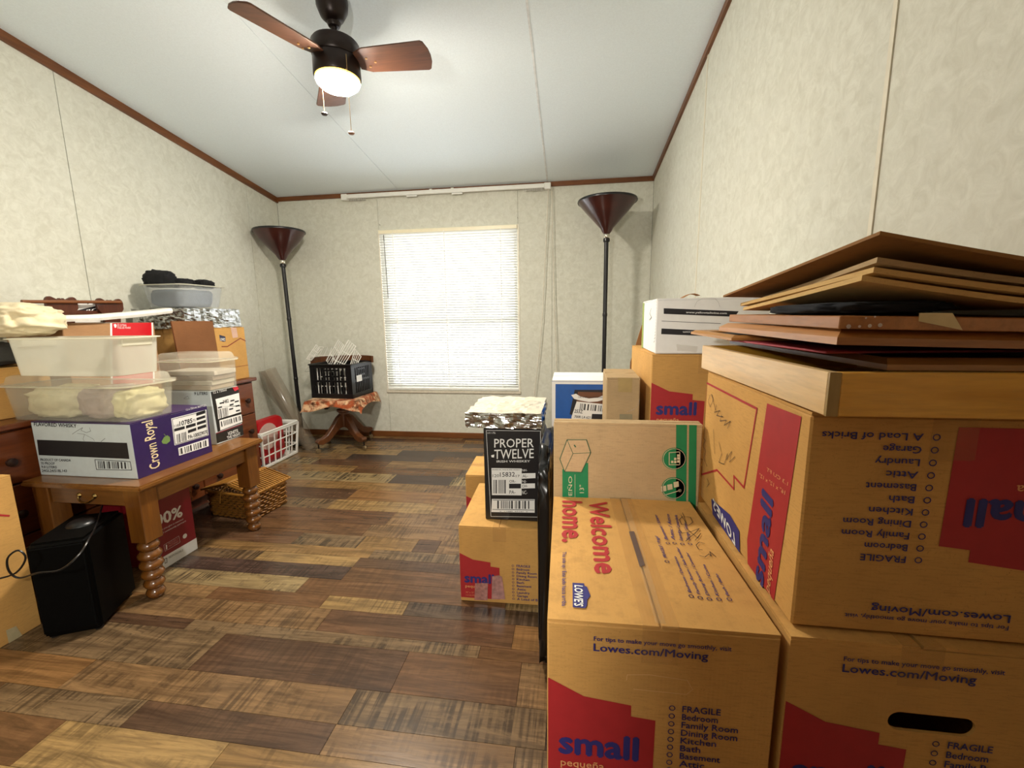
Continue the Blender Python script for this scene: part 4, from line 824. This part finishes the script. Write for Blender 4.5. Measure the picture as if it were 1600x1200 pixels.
BD = tub('clear bin holding folded grey cloth, highest thing on the dresser', (-2.275, 2.265, zd), .275, .30, .128, .86, BINC)
g = thing('folded_cloth', 'slate grey folded cloth filling the highest clear bin', 'cloth', (-2.275, 2.25, zd+.003)); crumple('cloth', mat('slate_cloth', '#5d6672', .9, .12, 40, .3), g, (0, 0, .05), (.215, .235, .10), .08, 9, 21, 4, .35)
for i, (dx, dy, w_, h_, lb) in enumerate(((-.05, -.09, .15, .095, 'largest black cloth bundle on the highest bin, at its left'), (.015, -.02, .11, .055, 'flat black cloth bundle on the highest bin, in the middle'), (.05, .095, .085, .055, 'small round black cloth bundle on the highest bin, at its right'))):
    t = thing('black_cloth', lb, 'cloth', (-2.275+dx, 2.26+dy, zd+.112), 0, 'black cloth bundles'); crumple('bundle', mat('black_cloth', '#07080c', .95, .2), t, (0, 0, h_/2), (w_, .10, h_), .22, 22, 30+i)
# scalloped rack on the red-label carton
WAL = wood('walnut_rack', '#46200f', '#5c2e17', 'z', .4); rk = thing('wooden_rack', 'brown wooden wall rack with scalloped brackets and a dowel rail', 'rack', (-2.36, 1.78, dZ+.3715))
def scallop(w, h):
    pts = [(-w*.30, 0), (w*.30, 0), (w*.36, h*.35), (w*.5, h*.55)]
    for k in range(7): a = -.3+k/6*2.2; pts.append((w*.36+w*.15*math.cos(a), h*.78+h*.2*math.sin(a)))
    pts += [(w*.12, h*.86), (w*.06, h*.93), (0, h*.87), (-w*.06, h*.93), (-w*.12, h*.86)]
    for k in range(7): a = PI-1.9+k/6*2.2; pts.append((-w*.36+w*.15*math.cos(a), h*.78+h*.2*math.sin(a)))
    pts.append((-w*.5, h*.55)); pts.append((-w*.36, h*.35)); return pts
for y, z in ((-.085, 0), (.125, 0)): MB().prism(scallop(.125, .125), .014, Matrix.Translation((-.007, y, z)) @ Matrix(((0,0,1,0),(1,0,0,0),(0,1,0,0),(0,0,0,1)))).build('bracket', WAL, rk, bevel=.001)
MB().tube([(.016, -.24, .094), (.016, .17, .106)], .0075, 10).build('dowel', wood('dowel', '#6a3d20', '#855330', 'y'), rk, True)
MB().span((-.012, -.22, .02), (-.007, .18, .06)).build('back_rail', WAL, rk)
nb = carton('printed_carton', 'small white carton with black lettering behind the scalloped rack', -2.475, 1.71, dZ+.3715, .095, .235, .108, 0, WHITEI, 'y', None)
f = fcs(nb)['right']; ZR = zz(0, 440, .1375); k = Ink(f, .0007); k.poly(ZR((860,330),(1120,270),(1190,335),(870,400))); k.line(ZR((880,185),(950,235)), .006).line(ZR((960,200),(1000,250)), .006).line(ZR((1040,190),(1060,240)), .004); k.build('black_print', BLACKI)
k = Ink(f, .0013); k.text('IVIO', *ZR((900,375),(1130,330),(895,335)), bold=.02); k.build('lettering', WHITEI)
wt = thing('white_foam_strip', 'long white foam strip lying across the red-label carton', 'strip', (-2.15, 1.72, dZ+.3745))
MB().loft([[Vector((x+.03*0, y, z+zo)) for x, z in ((-.022, 0), (.022, 0), (.026, .012), (.02, .026), (-.02, .028), (-.026, .014))] for y, zo in ((-.19, .002), (-.06, .006), (.1, .020), (.25, .036), (.31, .044))]).build('strip', mat('foam_white', '#dcd9d0', .6, .08), wt, True)
carton('storage_carton', 'kraft carton on the near end of the dresser behind the stacked bins', -2.498, 1.16, dZ+.0005, .303, .33, .20, 0, group='hidden cartons')
nt_ = thing('grey_bag', 'dark grey bundle behind the open bin at the left edge', 'bundle', (-2.335, 1.33, dZ+.202)); crumple('bag', mat('grey_bag', '#3b3a36', .8, .2), nt_, (0, 0, .05), (.26, .26, .10), .15, 14, 44)
# ---------------------------------------------------------------- under and beside the table
sp = thing('subwoofer', 'black subwoofer box on the floor in front of the end table', 'speaker', (-1.714, 1.162, 0), math.atan2(.066, .136))
MB().span((-.08, -.115, .006), (.08, .115, .345)).build('cabinet', mat('black_vinyl', '#020202', .55, .15, spec=.1), sp, bevel=.012, seg=3)
MB().span((-.07, -.119, .03), (.07, -.113, .33)).build('grille', mat('grille_cloth', '#030303', .9, spec=.1), sp, bevel=.002)
MB().lathe([(.030, .012), (.040, .004), (.042, 0)], 20, (0, .02, .345)).build('top_port', BLACKP, sp, True)
for sx in (-1, 1):
    for sy in (-1, 1): MB().lathe([(.012, 0), (.012, .007)], 10, (sx*.06, sy*.09, 0)).build('foot', BLACKP, sp)
cb = thing('black_cable', 'thin black cable looping over the subwoofer to the left carton', 'cable', (-1.72, 1.1, 0))
pts = [ony(160,790,1.27), ony(150,822,1.17), ony(140,840,1.05), ony(125,865,1.0), ony(95,890,.97), ony(60,895,.955), ony(30,903,.95), ony(14,892,.94), ony(12,872,.94), ony(28,860,.95), ony(40,872,.955), ony(25,895,.95), ony(-5,905,.93)]
def smooth(p, n=5):
    out = []
    for i in range(len(p)-1):
        a, b, c, d = p[max(i-1, 0)], p[i], p[i+1], p[min(i+2, len(p)-1)]
        for k in range(n): t = k/n; out.append(.5*((2*b)+(c-a)*t+(2*a-5*b+4*c-d)*t*t+(3*b-a-3*c+d)*t**3))
    return out+[p[-1]]
MB().tube([p-Vector(cb.location) for p in smooth(pts)], .0028, 6).build('cable', BLACKP, cb, True)
LC = carton('storage_carton', 'tall kraft carton cut by the left edge of the picture', -2.05, .70, 0, .212, .392, .555, 0.02, group=None)
f = fcs(LC)['right']; k = Ink(f, .0007); k.poly([(9,985),(25,978),(37,1004),(16,1016)]); k.build('tape_patch', mat('pale_tape', '#b3a682', .3)); k = Ink(f, .0007); k.line([(0,805),(14,806)], .006); k.build('red_print', RED)
RBX = carton('red_wine_carton', 'dark red wine carton with white 100% lettering under the table', -1.985, 1.436, 0, .262, .172, .352, .0, mat('wine_red_board', '#7d1420', .4, .06, coat=.2), 'y', None)
f = fcs(RBX)['right']; ZW = zz(220, 740, .15)
k = Ink(f, .0007); k.poly(ZW((120,935),(578,668),(592,782),(140,1070))); k.text('100%', *ZW((88,585),(432,440),(75,460)), bold=.03); k.build('percent_lettering', WHITEI); k = Ink(f, .0007); k.text('of what you give is matched', *ZW((150,625),(440,480),(148,608))); k.text('to local community partners', *ZW((150,668),(468,498),(148,650)))
k.build('slogan', WHITEI); k = Ink(f, .0007); k.line(ZW((238,745),(395,650),(408,715),(252,808),(238,745)), .0009); q = f.uv(*ZW((458,650))[0]); k.poly([(q[0]+.0105*math.cos(a*PI/12), q[1]+.0105*math.sin(a*PI/12)) for a in range(24)], False); k.poly(ZW((258,745),(272,738),(274,785),(262,792)))
k.build('white_print', WHITEI)
k = Ink(f, .0013); k.text('RESPONSIBLE', *ZW((290,885),(440,805),(288,862))); k.line(ZW((245,890),(268,880),(270,925),(250,935),(245,890)), .003); k.build('black_print', mat('dim_ink', '#5d5c50', .6)); k = Ink(f, .0013); k.text('PROUDLY', *ZW((285,745),(385,690),(283,722))); k.text('PARTNERED', *ZW((288,770),(392,712),(286,750))); k.build('tan_print', mat('rose_ink', '#c98a86', .6))
# wicker basket
WK = mat('wicker', '#7d5118', .55, .3, 60); WK2 = mat('wicker_pale', '#9a6a28', .5, .25, 60)
bk = thing('wicker_basket', 'woven wicker picnic basket with a slatted lid under the table end', 'basket', (-1.80, 2.03, 0), -.12); bw, bd2, bh = .33, .25, .135
MB().loft([rrect(bw-.02, bd2-.02, .05, .004), rrect(bw-.006, bd2-.006, .05, bh)], True, False).build('liner', mat('wicker_dark', '#4a2c0e', .8), bk)
def ringpt(t, w, d, r, z, amp=0, n=40, ph=0):
    P = rrect(w, d, r, z, 5); m = len(P); x = t*m; i = int(x) % m; fpt = x-int(x); p = P[i].lerp(P[(i+1) % m], fpt); c = Vector((0, 0, z)); o = (p-c); o.normalize(); return p+o*amp*math.sin(2*PI*n*t+ph)
mb = MB()
for i in range(10):
    z = .008+i*.0135; w_ = bw-.008+.012*i/10
    P = rrect(w_, bd2+w_-bw, .05, z, 5); per = []
    for j in range(len(P)):
        a, b = P[j], P[(j+1) % len(P)]; n = max(1, int((b-a).length/.009))
        per += [a.lerp(b, k/n) for k in range(n)]
    path = []
    for j, p in enumerate(per):
        o = Vector((p.x, p.y, 0)).normalized(); path.append(p+o*(.004*(1 if (j//2+i) % 2 else -1)))
    mb.tube(path, .0058, 5, closed=True)
w_o = mb.build('weave', WK, bk, True); w_o['kind'] = 'stuff'
MB().tube(rrect(bw+.006, bd2+.006, .05, bh+.004, 5), .0075, 8, closed=True).build('rim', WK2, bk, True)
# the two lid halves: rods on a sloped frame
for s in (-1, 1):
    def lp(x, y): return Vector((x, y, bh+.012+.045*(1-abs(x)/(bw/2))))
    x0, x1 = (.006, bw/2+.008) if s > 0 else (-bw/2-.008, -.006)
    ld = MB().tube([lp(x0, -bd2/2-.004), lp(x1, -bd2/2-.004), lp(x1, bd2/2+.004), lp(x0, bd2/2+.004)], .006, 7, closed=True).build('lid', WK2, bk, True)
    for k in range(15):
        y = -bd2/2+.012+k*(bd2-.024)/14
        MB().tube([lp(x0, y), lp(x1, y)], .0052, 6).build('lid_rod', WK2, ld, True)
MB().tube([Vector((-.0, -bd2/2, bh+.05)), Vector((-.03, -bd2/2-.012, bh+.01)), Vector((-.04, -bd2/2-.016, bh-.05))], .003, 6).build('handle_strap', WK2, bk, True)
# ---------------------------------------------------------------- white crate with red package
wc = thing('white_crate', 'white plastic open-grid crate on the floor past the dresser', 'crate', (-2.29, 2.785, 0)); cw, cd, ch = .30, .405, .262
def side(a, b, name, n, m, mid=2, flare=.02, t=.009, hbar=.016):
    """one grid side of a crate between two floor corners, leaning outwards"""
    a, b = Vector(a), Vector(b); d = (b-a).normalized(); o = Vector((d.y, -d.x, 0)); mb = MB()
    P = lambda u, z: a.lerp(b, u)+o*flare*z/ch+d*((u-.5)*2*flare*z/ch)+Vector((0, 0, z))
    for z in (.012, ch-.010): mb.bar(P(0, z), P(1, z), .014, hbar)
    for k in range(1, mid+1): z = ch*k/(mid+1); mb.bar(P(0, z), P(1, z), t*.8, t*.9)
    for k in range(n+1): u = k/n; mb.bar(P(u, .006), P(u, ch-.006), t if 0 < k < n else t*1.6, t*.8 if 0 < k < n else t*1.5, up=o)
    return mb.build(name, m, wc, bevel=.001)
C = [(-cw/2+.02, -cd/2+.02, 0), (cw/2-.02, -cd/2+.02, 0), (cw/2-.02, cd/2-.02, 0), (-cw/2+.02, cd/2-.02, 0)]
for i, n in ((0, 4), (1, 6), (2, 4), (3, 6)): side(C[i], C[(i+1) % 4], 'side_grid', n, WHITE)
MB().span((-cw/2+.02, -cd/2+.02, 0), (cw/2-.02, cd/2-.02, .006)).build('bottom', WHITE, wc)
MB().tube(rrect(cw+.004, cd+.004, .02, ch+.002, 3), .007, 8, closed=True).build('rim', WHITE, wc, True)
rp = thing('red_package', 'red and pale pink package standing in the white crate', 'package', (-2.225, 2.76, .008))
pk = MB().loft([[Vector((x, p.x, p.y)) for p in rrect(.27-i, .335-i, .05, 0, 4)] for x, i in ((-.035, .04), (-.028, .012), (0, 0), (.028, .012), (.035, .04))]).build('pouch', mat('package_red', '#b0121c', .35, .1, 8, .1), rp, True); pk.location.z = .168
ov = MB().loft([[Vector((x, -.045+.10*math.cos(a), .205+.098*math.sin(a))) for a in [2*PI*k/24 for k in range(24)]] for x in (.0335, .0365)]).build('pale_panel', mat('package_pink', '#c9aaa2', .35, .08), rp)
dk = thing('dark_cloth', 'dark cloth lying in the bottom of the white crate', 'cloth', (-2.30, 2.785, .0075)); crumple('cloth', mat('plum_cloth', '#241016', .95, .2), dk, (-.06, 0, .045), (.12, .30, .09), .2, 16, 51)
# clear plastic roll leaning in the corner
a = Vector((-2.12, 3.10, .001)); b = ony(419, 578, 3.06)
tu = thing('plastic_roll', 'clear plastic sheeting roll leaning in the corner behind the white crate', 'roll', a); d = (b-a); PLM = clear('plastic_film', '#a89a86', .33, .07)
def cyl(r, n=28, turns=1.0, wob=0):
    ax = d.normalized(); u = ax.cross(Vector((0, 1, 0))).normalized(); v = ax.cross(u); L = d.length
    return MB().grid(lambda s, t: ax*(L*t+.06*(1 if 0 else 0))+(u*math.cos(2*PI*turns*s)+v*math.sin(2*PI*turns*s))*(r*(.72+.28*s)), n*2, 4)
c_ = cyl(.066, 28, 1.4); 
zmin = min(v.z for v in c_.v)
c_.v = [Vector((v.x, v.y, max(v.z, 0.0005))) for v in c_.v]
c_.build('film', PLM, tu, True)
flp = [a+Vector((-.03, .01, .0)), b+Vector((-.03, .0, -.01))]
MB().sheet(lambda s, t: (flp[0].lerp(flp[1], t)-a)+Vector((-.16*s*t-.02*s, .05*s, -.02*s*t+.002)), 6, 8, .001).build('loose_flap', PLM, tu, True)
# ---------------------------------------------------------------- swivel chair, milk crate, racks
CH = wood('chair_wood', '#4a2812', '#6b3d1c', 'z', .35, 6, .3)
ce_ = (-1.865, 3.20); chr_ = thing('swivel_chair', 'old wooden swivel chair on casters under the black milk crate', 'chair', (*ce_, 0), .32)
MB().lathe([(.035, .17), (.04, .18), (.04, .29), (.055, .30), (.055, .315), (.025, .32), (.025, .36)], 18).build('hub', CH, chr_, True)
MB().tube([(0, 0, .3), (0, 0, .395)], .018, 12).build('spindle', mat('iron', '#2a2623', .4, metal=.7), chr_, True)
for k in range(4):
    a_ = PI/4+PI/2*k+.0; R = Matrix.Rotation(a_, 3, 'Z')
    top = [(.02, .29), (.07, .255), (.12, .19), (.17, .135), (.215, .115), (.25, .11), (.262, .095), (.25, .075), (.215, .065), (.16, .08), (.11, .12), (.06, .165), (.02, .17)]
    mx = R.to_4x4() @ Matrix(((1,0,0,0),(0,0,1,-.0225),(0,1,0,0),(0,0,0,1)))
    lg = MB().prism(top, .045, mx).build('leg', CH, chr_, bevel=.004)
    ca = MB().tube([R @ Vector((.245, 0, .075)), R @ Vector((.245, 0, .03))], .006, 8).build('caster', mat('iron', '#2a2623', .4, metal=.7), lg)
    MB().lathe([(.0, -.009), (.018, -.008), (.02, -.003), (.02, .003), (.018, .008), (.0, .009)], 14, R @ Vector((.25, 0, .021)), Matrix.Rotation(a_, 3, 'Z') @ Matrix.Rotation(PI/2, 3, 'X')).build('wheel', mat('caster_brass', '#8d7a5a', .35, metal=.6), lg, True)
MB().span((-.20, -.20, .395), (.20, .20, .418)).build('seat', CH, chr_, bevel=.01, seg=2)
MB().span((-.10, -.03, .372), (.10, .03, .395)).build('tilt_iron', mat('iron', '#2a2623', .4, metal=.7), chr_)
MB().box((-.11, -.06, .365), (.035, .09, .05)).build('spring_housing', mat('iron', '#2a2623', .4, metal=.7), chr_, bevel=.006)
bkp = [Vector((.255*math.cos(t), .235*math.sin(t)+.005, .0)) for t in [PI*.12+PI*.76*k/12 for k in range(13)]]
MB().loft([[p+Vector((0, 0, .69)), p*1.06+Vector((0, 0, .69)), p*1.06+Vector((0, 0, .745)), p+Vector((0, 0, .745))] for p in bkp]).build('back_rail', CH, chr_, True)
for t in (2, 6, 10): MB().tube([bkp[t]*.86+Vector((0, 0, .41)), bkp[t]*1.03+Vector((0, 0, .70))], .010, 8).build('back_spindle', CH, chr_, True)
bq = thing('patterned_blanket', 'orange and brown patterned blanket draped over the chair seat', 'blanket', (*ce_, .0), .12)
mq, ntq, bq_ = _new('blanket_pattern'); v_ = coords(ntq); n1 = tnoise(ntq, v_, 9, 5, .6, 1.5); n2 = tnoise(ntq, coords(ntq, (1, 1, 1)), 22, 4)
cc_ = mixc(ntq, ramp(ntq, n1, .42, .56), lin('#9c4a22'), lin('#d8b48c')); cc_ = mixc(ntq, ramp(ntq, n2, .5, .66), cc_, lin('#5a3416')); ntq.links.new(cc_, bq_.inputs['Base Color']); bq_.inputs['Roughness'].default_value = .9
def dr_(u, v):
    x, y = (u-.5)*.56, (v-.5)*.54; ex = max(0, abs(x)-.215); ey = max(0, abs(y)-.215); e = math.hypot(ex, ey)
    z = .4195-e*(1.0+.35*math.sin(9*u+5*v))+.003*math.sin(30*u)*math.sin(24*v)*0; return Vector((math.copysign(min(abs(x), .215+ex*.4), x), math.copysign(min(abs(y), .215+ey*.4), y), z))
MB().sheet(dr_, 40, 40, .006).build('blanket', mq, bq, True)
mk = thing('milk_crate', 'black plastic milk crate on the blanket-covered chair', 'crate', (-1.885, 3.255, .4268), -.06); kw, kd, kh = .37, .32, .275
def crate_side(w, nm):
    mb = MB(); mb.box((0, 0, kh-.016), (w, .02, .032)); mb.box((0, 0, .018), (w, .018, .036)); mb.box((0, 0, kh*.5), (w, .012, .016))
    for s in (-1, 1): mb.box((s*(w/2-.018), 0, kh/2), (.036, .016, kh))
    n = 9
    for k in range(n): x = -w/2+.045+(w-.09)*k/(n-1); mb.box((x, 0, kh/2), (.012, .010, kh-.04))
    mb.box((0, 0, kh*.82), (w*.36, .010, .012)); mb.box((0, 0, kh*.64), (w*.36, .010, .014)); return mb
for ang, w_, off in ((0, kw, kd), (PI, kw, kd), (PI/2, kd-.02, kw), (-PI/2, kd-.02, kw)):
    o = crate_side(w_, 's').build('side_panel', BLACKP, mk, bevel=.001); o.rotation_euler.z = ang; p = Matrix.Rotation(ang, 3, 'Z') @ Vector((0, -off/2+.01, 0)); o.location = p
MB().span((-kw/2+.012, -kd/2+.012, .002), (kw/2-.012, kd/2-.012, .012)).build('bottom', BLACKP, mk)
MB().box((kw/2+.001, -.05, kh*.55), (.003, .075, .05)).build('paper_label', WHITEI, mk)
MB().tube(rrect(kw+.012, kd+.012, .012, kh-.004, 2), .006, 6, closed=True).build('rim_lip', BLACKP, mk, True)
WIRE = mat('white_wire', '#f4f2ea', .4, .03)
def rack(label, q, y, ext):
    """a flat wire rack; q = its top-left, top-right, bottom-right, bottom-left corners, standing in the crate at depth y"""
    c = [ony(460+u*.0875, 520+v*.0875, y) for u, v in q]; c[3] = c[0]+(c[3]-c[0])*ext; c[2] = c[1]+(c[2]-c[1])*ext; lo = .4268+.020
    for i in (2, 3):
        s = 1-i+2; a_ = c[1] if i == 2 else c[0]
        if c[i].z < lo: c[i] = a_+(c[i]-a_)*((a_.z-lo)/(a_.z-c[i].z))
    t = thing('wire_rack', label, 'wire rack', c[3], 0, 'white wire racks'); c = [p_-c[3] for p_ in c]
    P = lambda u, v: c[3].lerp(c[2], u).lerp(c[0].lerp(c[1], u), v)
    MB().tube([P(0, 0), P(1, 0), P(1, 1), P(0, 1)], .0042, 6, closed=True).build('frame', WIRE, t, True)
    for k in range(1, 4): MB().tube([P(k/4, 0), P(k/4, 1)], .0027, 5).build('wire', WIRE, t)
    for v in (.33, .66): MB().tube([P(0, v), P(1, v)], .0027, 5).build('cross_wire', WIRE, t)
rack('white wire rack tilted at the left in the milk crate', [(388,215),(480,290),(320,470),(235,440)], 3.20, 1.12)
rack('broad white wire rack at the back of the milk crate', [(450,250),(740,260),(690,460),(330,450)], 3.345, 2.2)
rack('white wire rack tilted highest at the middle of the milk crate', [(790,125),(880,215),(770,430),(680,310)], 3.29, 2.0)
rack('white wire rack tilted nearest at the right of the milk crate', [(965,130),(1095,240),(945,480),(805,410)], 3.17, 2.0)
rack('small white wire rack leaning on the milk crate\'s right side', [(1085,290),(1190,425),(1120,560),(1010,540)], 3.24, 2.0)
for i, (x0, x1, y, z1) in enumerate(((-2.03, -1.86, 3.135, .675), (-1.90, -1.74, 3.165, .66))):
    t = thing('wire_rack', 'white wire rack upright inside the milk crate behind its front bars, '+('left' if not i else 'right')+' one', 'wire rack', (x0, y, .4268+.016), 0, 'white wire racks'); W_, Hh = x1-x0, z1-.443
    MB().tube([(0, 0, 0), (W_, 0, 0), (W_, 0, Hh), (0, 0, Hh)], .0042, 6, closed=True).build('frame', WIRE, t, True)
    for k in range(1, 7): MB().tube([(W_*k/7, 0, 0), (W_*k/7, 0, Hh)], .0032, 5).build('wire', WIRE, t)
    for v in (.33, .66): MB().tube([(0, 0, Hh*v), (W_, 0, Hh*v)], .0032, 5).build('cross_wire', WIRE, t)
